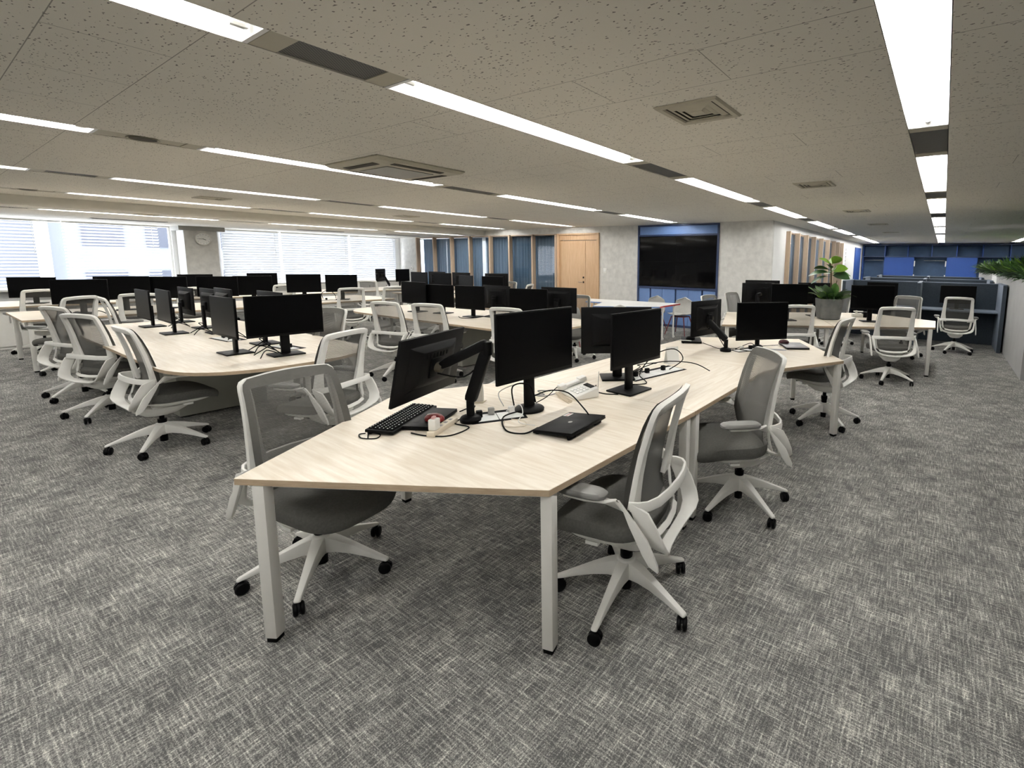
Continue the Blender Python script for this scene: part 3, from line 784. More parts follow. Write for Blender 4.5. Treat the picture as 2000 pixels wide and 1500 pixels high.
desk('desk', [(-1.17, 3.876), (-.70, 4.71), (-1.36, 5.77), (-2.44, 5.13), (-2.50, 3.884)],
     'far pale oak desk of the foreground chain, with two laptops carrying mice', G1,
     [(-.745, 4.69, 60), (-1.38, 5.70, 30), (-2.39, 5.10, 0), (-1.215, 3.93, 0), (-2.46, 3.94, 0)])
def stadium(x0, x1, y0, y1, left, right, n=12, ex=2.5, a=0.78):
    cy, b = (y0 + y1) / 2, (y1 - y0) / 2; pts = []
    def arc(cx, s):
        r = []
        for k in range(n * 2 + 1):
            t = -PI / 2 + PI * k / (n * 2)
            cxn, sn = math.cos(t), math.sin(t)
            r.append((cx + s * a * abs(cxn) ** (2 / ex), cy + s * b * math.copysign(abs(sn) ** (2 / ex), sn)))
        return r
    if right: pts += arc(x1 - a, 1)
    else: pts += [(x1, y0), (x1, y1)]
    if left: pts += arc(x0 + a, -1)
    else: pts += [(x0, y1), (x0, y0)]
    return pts
GB = 'long oak bench desks'
desk('bench_desk', stadium(-8.8, -4.43, 1.06, 2.57, False, True), 'long pale oak desk with a rounded end left of the foreground desk', GB,
     [(-8.72, 1.14), (-8.72, 2.49), (-6.05, 2.4), (-5.2, 2.15)], frame=False,
     panels=((-6.62, -6.2, 1.42, 2.16, 'pedestal'), (-8.6, -8.2, 1.42, 2.16, 'pedestal')))
desk('bench_desk', stadium(-8.62, -4.08, 4.12, 5.68, True, True), 'long pale oak desk with rounded ends in the middle of the room', GB,
     [(-7.6, 4.45), (-7.6, 5.4), (-4.75, 5.35)], frame=False,
     panels=((-6.28, -5.86, 4.5, 5.25, 'pedestal'),))
desk('bench_desk', stadium(-12.0, -8.45, 7.1, 8.62, False, True), 'long pale oak desk in front of the curtained glass wall', GB,
     [(-11.9, 7.2), (-11.9, 8.5), (-9.1, 7.6), (-9.1, 8.2)], frame=False,
     panels=((-10.5, -10.1, 7.5, 8.2, 'pedestal'),))
desk('bench_desk', [(-11.73, .88), (-10.14, .88), (-10.14, 6.05), (-11.73, 6.05)], 'long pale desk at the left edge with two white legs at its near end', GB,
     [(-10.2, .95), (-11.62, .95), (-10.2, 5.98), (-11.66, 5.98), (-10.2, 3.4), (-11.66, 3.4)], 'desky')
desk('bench_desk', [(-14.42, .55), (-12.92, .55), (-12.92, 8.9), (-14.42, 8.9)], 'long pale desk running along the window blinds', GB,
     [(-12.98, 8.84), (-14.36, 8.84), (-12.98, 4.4), (-14.36, 4.4), (-14.36, .62)], 'desky')
desk('desk', [(-1.25, 7.305), (-.03, 8.08), (-.04, 9.04), (-1.1, 9.68), (-1.98, 9.1)], 'pale oak desk at the right in front of the study booths', 'oak desks at the right rear',
     [(-.09, 8.06, 15), (-1.13, 9.58, 0), (-.1, 9.0, 0)], panels=((-1.72, -1.68, 7.9, 8.5, 'pedestal'),))
desk('desk', [(-2.6, 6.45), (-1.256, 7.302), (-1.986, 9.097), (-3.2, 8.15)], 'pale oak desk behind the foreground chain, monitors on arms on it', 'oak desks at the right rear',
     [(-2.56, 6.55, 30), (-3.1, 8.1, 30), (-1.35, 7.34, 30)])
# meeting tables
def mtable(poly, label, legs, redside):
    o = desk('meeting_table', poly, label, 'white meeting tables', (), topm=M['whitetop'], frame=False, th=0.03, cat='table', edge='tvblue')
    cx, cy = poly_center(poly)
    for x, y in legs:
        l = MB().cyl(x - cx, y - cy, 0.06, ZT - 0.032, 0.018, n=12).build('leg', M['white'], o)
        MB().lathe([(0, -0.014), (0.025, -0.014), (0.028, 0), (0.025, 0.014), (0, 0.014)], 14, Matrix.Translation((x - cx + 0.01, y - cy, 0.029)) @ Matrix.Rotation(PI / 2, 4, 'X')).build('caster', M['white'], l)
        MB().cyl(x - cx, y - cy, 0.05, 0.062, 0.012, n=8).build('caster_stem', M['white'], l)
    a, b = redside
    a = Vector((a[0] - cx, a[1] - cy, 0)); b = Vector((b[0] - cx, b[1] - cy, 0)); d = b - a
    nrm = Vector((d.y, -d.x, 0)).normalized() * 0.002
    MB().box((*((a + b) / 2 + nrm).xy, ZT - 0.015), (d.length, 0.003, 0.03), math.atan2(d.y, d.x)).build('red_edge', M['red'], o, smooth=False)
    return o
mtable([(-6.55, 8.31), (-4.66, 8.44), (-4.66, 9.17), (-6.9, 8.95)], 'far white meeting table with a red end, before the blue cabinet', [(-4.71, 8.97), (-6.6, 8.85), (-4.73, 8.53), (-6.4, 8.42)], ((-4.66, 8.44), (-4.66, 9.17)))
mtable([(-5.72, 7.48), (-4.62, 8.22), (-4.66, 8.42), (-6.1, 8.32)], 'near white meeting table with a blue edge, before the blue cabinet', [(-4.70, 8.27), (-5.68, 7.6), (-5.98, 8.25)], ((-4.62, 8.22), (-4.66, 8.42)))
# low white cabinets
def cabinet(x0, x1, y0, y1, h, n, label):
    o = empty('low_cabinet', (x1, y0, 0), 0, label, 'cabinet', 'low white cabinets')
    MB().b2(x0 - x1, -0.02, 0, y1 - y0, 0.0, h).build('carcass', M['whitemetal'], o, 0.003, smooth=False)
    for k in range(n):
        w_ = (y1 - y0) / n
        d = MB().b2(-0.019, 0, k * w_ + 0.004, (k + 1) * w_ - 0.004, 0.05, h - 0.02).build('door', M['whitemetal'], o, 0.002, smooth=False)
        MB().b2(0.0005, 0.012, (k + 0.8) * w_ - 0.008, (k + 0.8) * w_ + 0.008, h - 0.22, h - 0.1).build('handle', M['grey'], d, 0.002, smooth=False)
cabinet(-14.0, -13.0, 0.65, 2.0, 0.66, 3, 'low white cabinet under the window side desk at the left edge')
cabinet(-17.09, -16.7, 5.6, 10.4, 0.76, 8, 'row of low white cabinets under the window sill, right of the clock pillar')

# ------------------------------------------------------------------ office chairs
def chair_meshes():
    D = {}
    # five-star base
    m = MB()
    m.lathe([(0.0, 0.105), (0.045, 0.105), (0.058, 0.14), (0.05, 0.19), (0.036, 0.205), (0.0, 0.205)], 20)
    for k in range(5):
        a = k * 2 * PI / 5; T = Matrix.Rotation(a, 4, 'Z'); rings = []
        for r, zt, zb, w in ((0.03, 0.197, 0.115, 0.036), (0.09, 0.183, 0.118, 0.030), (0.16, 0.158, 0.110, 0.0245), (0.24, 0.124, 0.092, 0.020), (0.30, 0.098, 0.075, 0.0175), (0.338, 0.082, 0.066, 0.016), (0.346, 0.078, 0.066, 0.012)):
            rings.append([(r, -w, zb), (r, w, zb), (r, w * 0.82, zt), (r, -w * 0.82, zt)])
        m.loops(rings, mx=T)
    D['star_base'] = (m.mesh('star_base', M['white'], 0.006), M['white'])
    m = MB()
    for s in (-1, 1):
        m.lathe([(0, -0.009), (0.024, -0.009), (0.0295, -0.004), (0.0295, 0.005), (0.022, 0.010), (0, 0.010)], 16,
                Matrix.Translation((0.0, s * 0.0135, 0.0298)) @ Matrix.Rotation(PI / 2, 4, 'X'))
    hood = [(-0.031, 0.03), (-0.026, 0.048), (-0.008, 0.062), (0.012, 0.060), (0.026, 0.05), (0.02, 0.042), (-0.02, 0.03)]
    m.loops([[(x, y, z) for x, z in hood] for y in (-0.0045, 0.0045)])
    m.cyl(0.006, 0, 0.05, 0.0705, 0.0085, n=10)
    D['caster'] = m.mesh('caster', M['black'])
    D['gas_column'] = MB().lathe([(0, 0.045), (0.026, 0.045), (0.026, 0.2), (0.030, 0.207), (0.030, 0.235), (0.017, 0.2355), (0.017, 0.275), (0, 0.275)], 16).mesh('gas_column', M['black'])
    # under-seat boat shaped mechanism
    def sup(a, b, cx, cy, z, n=20, ex=2.8):
        return [(cx + a * math.copysign(abs(math.cos(2 * PI * k / n)) ** (2 / ex), math.cos(2 * PI * k / n)),
                 cy + b * math.copysign(abs(math.sin(2 * PI * k / n)) ** (2 / ex), math.sin(2 * PI * k / n)), z) for k in range(n)]
    m = MB(); m.loops([sup(0.045, 0.05, 0, 0, 0.273), sup(0.075, 0.10, 0, -0.005, 0.283), sup(0.115, 0.17, 0, 0.0, 0.325), sup(0.12, 0.19, 0, 0.01, 0.35), sup(0.11, 0.18, 0, 0.01, 0.356)])
    D['mechanism'] = m.mesh('mechanism', M['white'])
    m = MB(); m.loops([sup(0.19, 0.18, 0, 0.10, 0.375), sup(0.225, 0.215, 0, 0.105, 0.388), sup(0.235, 0.225, 0, 0.105, 0.405), sup(0.23, 0.22, 0, 0.105, 0.409)])
    for s in (-1, 1): m.box((s * 0.10, 0.02, 0.366), (0.05, 0.2, 0.022)); m.box((s * 0.205, 0.12, 0.372), (0.03, 0.06, 0.016))
    D['seat_pan'] = m.mesh('seat_pan', M['white'])
    # cushion
    rings = []
    for sc, z in ((0.86, 0.408), (0.97, 0.414), (1.0, 0.436), (1.005, 0.460), (0.98, 0.480), (0.92, 0.490), (0.75, 0.496), (0.45, 0.495), (0.15, 0.493)):
        r = []
        for x, y, _ in sup(0.25 * sc, 0.245 * sc, 0, 0.115, 0, 40, 3.4):
            zz = z - 0.055 * max(0, (y - 0.17) / 0.19) ** 2 - 0.012 * (1 - (x / 0.25) ** 2) * (z > 0.46) + 0.012 * max(0, (-0.02 - y) / 0.11)
            r.append((x, y, zz))
        rings.append(r)
    m = MB(); m.loops(rings)
    D['seat'] = m.mesh('seat', M['seat'])
    # back frame: tapered bar bent to an upside-down U, plus the lower loop under the cross bar
    side = [(0.254, -0.075, 0.585, 0.048), (0.249, -0.082, 0.64, 0.040), (0.243, -0.094, 0.72, 0.031), (0.236, -0.112, 0.82, 0.026), (0.228, -0.138, 0.92, 0.024),
            (0.225, -0.157, 0.980, 0.022), (0.220, -0.167, 1.006, 0.0215), (0.207, -0.176, 1.022, 0.021), (0.183, -0.183, 1.030, 0.020), (0.10, -0.196, 1.036, 0.0185), (0.0, -0.203, 1.039, 0.0185)]
    path = side + [(-x, y, z, w) for x, y, z, w in side[-2::-1]]
    pts = [Vector(p[:3]) for p in path]; wv = []
    for i, p in enumerate(pts):
        t = (pts[min(i + 1, len(pts) - 1)] - pts[max(i - 1, 0)]).normalized()
        dep = Vector((0, 1, 0.28)).normalized(); wv.append(t.cross(dep).normalized() * path[i][3] * -1)
    # centre line sits one half-width inside the outline
    for i in range(len(pts)):
        inw = (Vector((0, -0.1, 0.72)) - pts[i]); w_ = wv[i].normalized()
        if w_.dot(inw) < 0: w_ = -w_
        pts[i] = pts[i] + w_ * path[i][3]
    m = MB(); m.ribbon(pts, wv, 0.024)
    low = [(0.222, -0.082, 0.60), (0.212, -0.095, 0.515), (0.200, -0.115, 0.462), (0.170, -0.134, 0.437), (0.10, -0.150, 0.425), (0, -0.156, 0.421)]
    low = low + [(-x, y, z) for x, y, z in low[-2::-1]]
    lp = [Vector(p) for p in low]
    m.ribbon(lp, [Vector((0, 0.010, 0.009)) if abs(p.x) < 0.18 else Vector((0.012 * (1 if p.x > 0 else -1), 0.006, 0.0)) for p in lp], 0.014)
    D['back_frame'] = m.mesh('back_frame', M['white'], 0.006)
    # mesh panel, wraps the front of the frame
    prof = [(0.400, -0.140, 0.13), (0.415, -0.118, 0.185), (0.46, -0.085, 0.208), (0.52, -0.066, 0.222), (0.60, -0.052, 0.238), (0.68, -0.061, 0.240), (0.76, -0.077, 0.236),
            (0.86, -0.101, 0.230), (0.94, -0.127, 0.224), (0.985, -0.147, 0.220), (1.010, -0.160, 0.212), (1.029, -0.172, 0.188)]
    vs = []; n = 14
    for z, y, w_ in prof:
        for i in range(n + 1):
            u = -1 + 2 * i / n
            vs.append((u * w_, y + 0.013 - 0.022 * (1 - u * u), z + (0.008 * (1 - u * u) if z > 1.0 else 0)))
    fs = [(j * (n + 1) + i, j * (n + 1) + i + 1, (j + 1) * (n + 1) + i + 1, (j + 1) * (n + 1) + i) for j in range(len(prof) - 1) for i in range(n)]
    nr = len(prof) - 1
    def bind(me):
        for p in me.polygons:
            j, i = divmod(p.index, n)
            p.material_index = 1 if (i in (0, n - 1) or j >= nr - 2) else 0
    mm = MB().add(vs, fs); mm_me = bpy.data.meshes.new('back_mesh'); mm_me.from_pydata(mm.v, [], mm.f)
    mm_me.materials.append(M['mesh']); mm_me.materials.append(M['binding']); bind(mm_me)
    mm_me.polygons.foreach_set('use_smooth', [True] * len(mm_me.polygons))
    D['back_mesh'] = mm_me
    # back support: bent cross bar, side plates and the lower bow
    m = MB()
    cb = [(0.262, -0.075, 0.606), (0.258, -0.115, 0.610), (0.238, -0.152, 0.614), (0.19, -0.180, 0.618), (0.10, -0.197, 0.622), (0, -0.203, 0.624)]
    cb = cb + [(-x, y, z) for x, y, z in cb[-2::-1]]
    m.ribbon(cb, [Vector((0, 0.004, 0.021))] * len(cb), 0.014)
    def bow(f):
        return [(0.262 * f, -0.118, 0.612), (0.260 * f, -0.138, 0.565), (0.254 * f, -0.168, 0.497), (0.241 * f, -0.190, 0.450), (0.208 * f, -0.198, 0.415), (0.160 * f, -0.194, 0.392), (0.09 * f, -0.184, 0.376), (0, -0.180, 0.371)]
    b1 = bow(1); b2_ = bow(-1)[:-1][::-1]; bp = b1 + b2_
    ww = [0.044, 0.058, 0.061, 0.052, 0.038, 0.029, 0.025, 0.024]; ww = ww + ww[:-1][::-1]
    dirs = [Vector((0, 0.93, 0.36))] * 4 + [Vector((0, 0.95, 0.3))] + [Vector((0, 0.97, 0.2))] * 6 + [Vector((0, 0.95, 0.3))] + [Vector((0, 0.93, 0.36))] * 4
    dirs = dirs[:len(bp)]
    m.ribbon(bp, [d.normalized() * w_ for d, w_ in zip(dirs, ww)], 0.014)
    m.ribbon([(0, -0.18, 0.360), (0, -0.13, 0.337), (0, -0.06, 0.318)], [Vector((0.07, 0, 0)), Vector((0.06, 0, 0)), Vector((0.055, 0, 0))], 0.02)
    D['back_support'] = m.mesh('back_support', M['white'], 0.005)
    # armrests
    for s, nm in ((1, 'r'), (-1, 'l')):
        m = MB()
        m.ribbon([(s * 0.287, -0.196, 0.378), (s * 0.289, -0.180, 0.415), (s * 0.288, -0.128, 0.515), (s * 0.285, -0.075, 0.598), (s * 0.287, -0.045, 0.618), (s * 0.292, 0.01, 0.626), (s * 0.298, 0.10, 0.630), (s * 0.30, 0.20, 0.631)],
                 [Vector((0, 0.020, 0.010)), Vector((0, 0.034, 0.018)), Vector((0, 0.040, 0.023)), Vector((0, 0.034, 0.037)), Vector((0.012, 0.014, 0.028)), Vector((0.028, 0, 0.010)), Vector((0.030, 0, 0.0)), Vector((0.026, 0, 0.0))] if s > 0 else
                 [Vector((0, 0.020, 0.010)), Vector((0, 0.034, 0.018)), Vector((0, 0.040, 0.023)), Vector((0, 0.034, 0.037)), Vector((-0.012, 0.014, 0.028)), Vector((-0.028, 0, 0.010)), Vector((-0.030, 0, 0.0)), Vector((-0.026, 0, 0.0))], 0.016)
        D['armrest_' + nm] = m.mesh('armrest', M['white'], 0.005)
        rings = [[(x, y, z) for x, y, _ in sup(0.045 * k, 0.122 * k, s * 0.30, 0.13, 0, 24, 3.2)] for k, z in ((0.9, 0.640), (1, 0.646), (1, 0.658), (0.9, 0.666), (0.6, 0.668))]
        m = MB(); m.loops(rings); D['pad_' + nm] = m.mesh('arm_pad', M['pad'])
    return D
CM = chair_meshes()
UP = {'seat', 'seat_pan', 'mechanism', 'back_frame', 'back_mesh', 'back_support', 'armrest'}
def link(name, me, par):
    q = bpy.data.objects.new(name, me); COL.objects.link(q); q.parent = par; return q
def office_chair(x, y, phi, label, dz=0.0, star=0.0, slide=0.0):
    """phi: the way the sitter faces, in degrees from +X"""
    o = empty('office_chair', (x, y, 0), rad(phi - 90), label, 'chair', 'white framed grey mesh office chairs')
    sb = link('star_base', CM['star_base'][0], o); sb.rotation_euler = (0, 0, rad(star - (phi - 90)))
    for k in range(5):
        a = rad(star - (phi - 90)) + k * 2 * PI / 5
        q = link('caster', CM['caster'], o); q.location = (0.328 * math.cos(a), 0.328 * math.sin(a), 0)
        q.rotation_euler = (0, 0, random.uniform(0, 6.28))
    gc = link('gas_column', CM['gas_column'], o)
    for nm in ('seat', 'seat_pan', 'mechanism', 'back_frame', 'back_mesh', 'back_support'):
        q = link(nm, CM[nm], o); q.location = (0, slide if nm != 'mechanism' else 0, dz)
    for s in 'rl':
        q = link('armrest', CM['armrest_' + s], o); q.location = (0, slide, dz)
        link('arm_pad', CM['pad_' + s], q)
    if abs(dz) > 0.001:
        gc.scale = (1, 1, 1 + dz / 0.275)
    return o
def chair_at_back(tx, ty, phi, label, dz=0.0, star=None):
    a = rad(phi); s = random.uniform(0, 72) if star is None else star
    return office_chair(tx + 0.18 * math.cos(a), ty + 0.18 * math.sin(a), phi, label, dz, s)
W = 'grey mesh chair '
office_chair(-1.160, 1.79, 190, W + 'at the right side of the nearest desk, white back frame toward us', 0, 64, -0.045)
office_chair(-1.03, 2.955, 222, W + 'beside the right edge of the foreground desks, turned toward us', 0.0, 40)
office_chair(-2.556, 1.068, 8, W + 'at the left corner of the nearest desk, grey back toward us', 0, 31)
office_chair(-5.413, 1.126, 92, W + 'at the near side of the rounded left desk, nearest of three', 0, 37)
office_chair(-6.94, 1.09, 112, W + 'at the near side of the rounded left desk, middle of three', 0.0, 32)
office_chair(-8.10, 1.08, 108, W + 'at the near side of the rounded left desk, farthest of three', 0.0, 20)
office_chair(-4.03, 1.84, 203, W + 'facing the rounded end of the left desk, right behind the nearest chair', 0.0, 10)
chair_at_back(-5.72, 2.70, 278, W + 'half hidden behind the frontal monitor of the rounded left desk', 0.0)
chair_at_back(-9.40, 4.76, 163, W + 'seen from behind, before the two far frontal monitors')
chair_at_back(-6.12, 3.50, 108, W + 'at the near side of the middle desk, left of two')
chair_at_back(-5.47, 3.68, 112, W + 'at the near side of the middle desk, right of two')
chair_at_back(-4.33, 3.95, 105, W + 'half hidden behind the big monitor on the nearest desk')
chair_at_back(-12.25, 6.6, 140, W + 'far away before the closed blinds, beside the two monitors on arms')
chair_at_back(-9.34, 5.6, 166, W + 'with its back to us beyond the rounded end of the middle desk')
chair_at_back(-8.9, 6.1, 100, W + 'at the near side of the desk by the glass wall, between monitors')
chair_at_back(-9.5, 8.85, 285, W + 'at the far side of the desk by the glass wall, facing us')
chair_at_back(-8.15, 8.25, 205, W + 'at the rounded end of the glass wall desk, seen sideways')
chair_at_back(-5.05, 6.2, 292, W + 'between the middle desk and the white meeting tables, facing us')
chair_at_back(-12.05, 1.30, 190, W + 'with its back to us before the monitor at the left picture edge')
chair_at_back(-9.40, 1.50, 88, W + 'seen from the side at the left end of the rounded left desk')
chair_at_back(-9.75, 1.38, 215, W + 'with its back to us, left of the chair seen from the side')
chair_at_back(-9.95, 1.98, 165, W + 'with its back to us, right of the chair seen from the side')
chair_at_back(-12.25, 2.38, 175, W + 'behind the bluish monitors of the rounded left desk, only top showing')
chair_at_back(-11.95, 3.12, 200, W + 'right of the rounded left desk\'s bluish monitors, seen from behind', -0.03)
chair_at_back(-14.95, 4.33, 5, W + 'on the window side of the window desk, below the clock')
chair_at_back(-12.2, 4.75, 186, W + 'with its back to us, just left of the two frontal far monitors', -0.04)
chair_at_back(-1.62, 6.80, 122, W + 'with its back to us between the foreground desks and the potted plant')
office_chair(-.911, 5.066, 172, W + 'at the right corner of the far foreground desk', 0.045, 24)
office_chair(-.53, 7.42, 112, W + 'with its back to us at the right end desk before the booths', 0.01, 46)
chair_at_back(-.47, 9.82, 252, W + 'at the back of the right end desk, grey back toward us', 0.02)
office_chair(.27, 10.68, 94, W + 'pushed toward the front right study booth', 0, 30)
chair_at_back(-1.60, 10.4, 225, W + 'half hidden behind the potted plant at the right')
chair_at_back(-3.42, 7.78, 350, W + 'before the blue cabinet, behind the far arm mounted monitor')
chair_at_back(-3.42, 8.85, 350, W + 'before the plaster wall corner, behind the far frontal monitor')

# shell chairs at the meeting tables
def shell_chair(x, y, phi, label, shellmat='shell'):
    o = empty('shell_chair', (x, y, 0), rad(phi - 90), label, 'chair', 'grey shell chairs at the meeting tables')
    def fn(u, v):
        a = (u - 0.5) * 2
        if v < 0.45:
            t = v / 0.45; yy = 0.22 - 0.40 * t; zz = 0.445 - 0.02 * math.sin(PI * t); w_ = 0.235 - 0.01 * (1 - t) - 0.05 * max(0, 0.25 - t) * 2
            return (a * w_, yy, zz + 0.035 * a * a)
        t = (v - 0.45) / 0.55; yy = -0.18 - 0.05 * t - 0.03 * math.sin(PI * t); zz = 0.43 + 0.36 * t
        w_ = 0.24 * (1 - 0.30 * t ** 4) * (1.0 if t < 0.85 else math.sqrt(max(0.05, 1 - ((t - 0.85) / 0.16) ** 2)))
        return (a * w_, yy + 0.07 * a * a, zz + 0.03 * (1 - a * a) * t)
    m = MB().grid(fn, 14, 26)
    s = m.build('shell', M[shellmat], o); md = s.modifiers.new('thick', 'SOLIDIFY'); md.thickness = 0.012; md.offset = -1
    for sx in (-1, 1):
        for sy in (-1, 1):
            MB().tube([(sx * 0.15, -0.01 + sy * 0.13, 0.405), (sx * 0.25, -0.01 + sy * 0.24, 0.0)], [0.014, 0.010], 10).build('leg', M['darkred'], o)
    MB().b2(-0.16, 0.16, -0.15, 0.13, 0.392, 0.41).build('under_frame', M['darkred'], o, 0.004)
    return o
shell_chair(-4.82, 9.50, 268, 'grey shell chair with dark red legs behind the red end of the meeting table')
shell_chair(-5.55, 9.55, 272, 'grey shell chair with only its top showing behind the far meeting table')
shell_chair(-4.95, 7.35, 118, 'grey shell chair tucked at the blue edge of the near meeting table')
shell_chair(-5.75, 6.85, 115, 'grey shell chair left of the near meeting table, seen through a mesh chair back')
# ------------------------------------------------------------------ monitors
def monitor(style, bx, by, ang, zb, label, off=(0.0, 0.06), elbow=None, w=0.58, h=0.36, tilt=0.0, z0=ZT, base_rot=0.0, mat='screen', grp='black computer monitors'):
    """screen normal points along ang; (bx,by) is where the stand meets the desk"""
    o = empty('monitor', (bx, by, z0), rad(ang - 90), label, 'monitor', grp)
    zz = zb - z0; ox, oy = off
    T = Matrix.Translation((ox, oy, zz + h / 2)) @ Matrix.Rotation(rad(tilt), 4, 'X')
    m = MB()
    m.b2(-w / 2, w / 2, -0.016, 0.0, -h / 2, h / 2, T)
    m.loops([[(-w * .36, -0.016, -h * .34), (w * .36, -0.016, -h * .34), (w * .36, -0.016, h * .36), (-w * .36, -0.016, h * .36)],
             [(-w * .33, -0.030, -h * .30), (w * .33, -0.030, -h * .30), (w * .33, -0.030, h * .33), (-w * .33, -0.030, h * .33)],
             [(-w * .22, -0.048, -h * .20), (w * .22, -0.048, -h * .20), (w * .22, -0.048, h * .27), (-w * .22, -0.048, h * .27)]], mx=T)
    c = m.build('casing', M['black'], o, 0.003)
    MB().b2(-w / 2 + 0.008, w / 2 - 0.008, 0.0004, 0.002, -h / 2 + 0.022, h / 2 - 0.008, T).build('screen', M[mat], o, smooth=False)
    m = MB()
    for k in range(7): m.b2(-w * .17 + k * w * .05, -w * .17 + k * w * .05 + 0.012, -0.0495, -0.047, h * .17, h * .235, T)
    m.build('vent_slots', M['blackmatte'], o, smooth=False)
    if style in ('square', 'round'):
        by_ = oy - 0.075
        zt = zz + h * 0.45
        MB().b2(-0.036, 0.036, by_ - 0.012, by_ + 0.012, 0.012, zt).b2(-0.05, 0.05, by_ + 0.005, oy - 0.046, zt - 0.06, zt + 0.04).build('stand_neck', M['black'], o, 0.006)
        if style == 'square':
            MB().b2(-0.125, 0.125, by_ - 0.10, by_ + 0.11, 0.0005, 0.014).build('stand_base', M['black'], o, 0.006)
        else:
            MB().lathe([(0, 0.0005), (0.085, 0.0005), (0.088, 0.012), (0.08, 0.02), (0.03, 0.028), (0, 0.028)], 28, Matrix.Translation((0, by_, 0))).build('stand_base', M['black'], o)
    else:
        MB().lathe([(0, 0.0005), (0.055, 0.0005), (0.058, 0.018), (0.05, 0.03), (0.03, 0.038), (0, 0.038)], 20).build('arm_base', M['black'], o)
        MB().cyl(0, 0, 0.038, 0.12, 0.021, n=16).build('arm_post', M['black'], o)
        R = Matrix.Rotation(-rad(ang - 90), 4, 'Z')
        e = R @ Vector((elbow[0] - bx, elbow[1] - by, elbow[2] - z0)) if elbow else Vector((ox * .5 - 0.05, oy - 0.14, zz + h * .4))
        vc = T @ Vector((0, -0.075, 0.0))
        def bar(a, b, wd, ht):
            a, b = Vector(a), Vector(b); d = b - a; sd = d.cross(Vector((0, 0, 1)))
            sd = sd.normalized() if sd.length > 1e-4 else Vector((1, 0, 0))
            up = sd.cross(d).normalized(); r = []
            for p, k in ((a, 0.85), (a + d * 0.08, 1), (a + d * 0.85, 0.95), (b, 0.75)):
                r.append([tuple(p + sd * wd * k * sx + up * ht * k * sz) for sx, sz in ((-1, -1), (1, -1), (1, 1), (-1, 1))])
            return MB().loops(r)
        lo = bar((0, 0, 0.115), e, 0.023, 0.031).build('lower_arm', M['black'], o, 0.008)
        MB().tube([e + Vector((0, 0, -0.035)), e + Vector((0, 0, 0.035))], 0.026, 14).build('elbow_joint', M['black'], lo)
        ua = bar(e + Vector((0, 0, 0.028)), vc + Vector((0, 0, 0.012)), 0.022, 0.027).build('upper_arm', M['black'], o, 0.008)
        md = (e + vc) / 2
        MB().tube([tuple(T @ Vector((0, -0.085, 0))), tuple(T @ Vector((0, -0.050, 0)))], [0.022, 0.03], 16).build('tilt_head', M['ventdark'], o)
        MB().b2(-0.055, 0.055, -0.054, -0.0485, -0.055, 0.055, T).build('mount_plate', M['black'], o, 0.003)
        MB().tube(smoothpath([vc + Vector((0, 0.02, -0.03)), (e + vc) / 2 + Vector((0, 0, -0.10)), e + Vector((0, 0.01, -0.06)), e * 0.55 + Vector((0.03, 0.03, 0.02)), Vector((0.045, 0.03, 0.02))], 5), 0.0045, 6).build('cable', M['blackmatte'], o)
    return o
K = 'monitor '
# foreground chain
monitor('arm', -2.10, 1.655, 200, 0.865, K + 'on a jointed arm, its black back toward us, on the nearest desk', off=(-0.06, 0.205), elbow=(-2.005, 1.70, 1.13), w=0.54, h=0.35, tilt=13)
monitor('round', -1.97, 1.985, -1, 0.935, K + 'with a round base, big and frontal in the middle of the nearest desk', off=(0, 0.06), w=0.60, h=0.385)
monitor('square', -2.02, 2.95, 132, 0.90, K + 'with its back toward us just behind another square based monitor', off=(0, 0.06), w=0.54, h=0.355)
monitor('square', -1.73, 2.69, -4, 0.915, K + 'on a square base seen obliquely, behind the telephone', off=(0, 0.06), w=0.55, h=0.36)
monitor('arm', -1.76, 4.49, 171, 0.855, K + 'on a raised arm with its back toward us, far foreground desk', off=(0.02, 0.26), elbow=(-1.97, 4.50, 1.02), w=0.54, h=0.36)
monitor('arm', -1.56, 4.86, -40, 0.82, K + 'on a short arm, frontal on the far foreground desk', off=(0, 0.08), elbow=(-1.60, 4.90, 0.93), w=0.59, h=0.385)
# rounded left desk
L2_ = ' on the rounded left desk'
monitor('square', -5.36, 1.64, -90, 0.88, K + 'seen obliquely nearest to the chairs' + L2_)
monitor('square', -4.93, 1.89, -4, 0.905, K + 'facing us at the rounded end' + L2_, w=0.59, h=0.36)
monitor('square', -5.72, 2.03, 90, 0.89, K + 'mostly hidden behind the frontal one' + L2_)
monitor('square', -6.95, 2.02, 88, 0.87, K + 'with dark back and upright stand, second behind the frontal' + L2_)
monitor('square', -7.25, 1.68, -92, 0.86, K + 'with a bluish reflection, nearer of two such' + L2_)
monitor('square', -7.55, 2.06, 90, 0.84, K + 'back to back with the nearer bluish one' + L2_)
monitor('square', -8.16, 1.70, -90, 0.82, K + 'with a bluish reflection, farther of two such' + L2_)
monitor('square', -8.45, 2.07, 90, 0.82, K + 'back to back with the farther bluish one' + L2_)
# middle desk
D3_ = ' on the middle desk'
monitor('square', -7.30, 4.74, -84, 0.86, K + 'leftmost' + D3_)
monitor('square', -6.78, 4.86, -80, 0.83, K + 'second from the left' + D3_)
monitor('square', -6.02, 4.84, -82, 0.84, K + 'third from the left, before the desk edge' + D3_)
monitor('square', -5.78, 5.06, 92, 0.84, K + 'back view, right of the third one' + D3_)
monitor('square', -4.88, 4.92, -70, 0.84, K + 'half hidden behind the big frontal one' + D3_)
monitor('square', -4.55, 5.12, 100, 0.86, K + 'back view at the right end' + D3_)
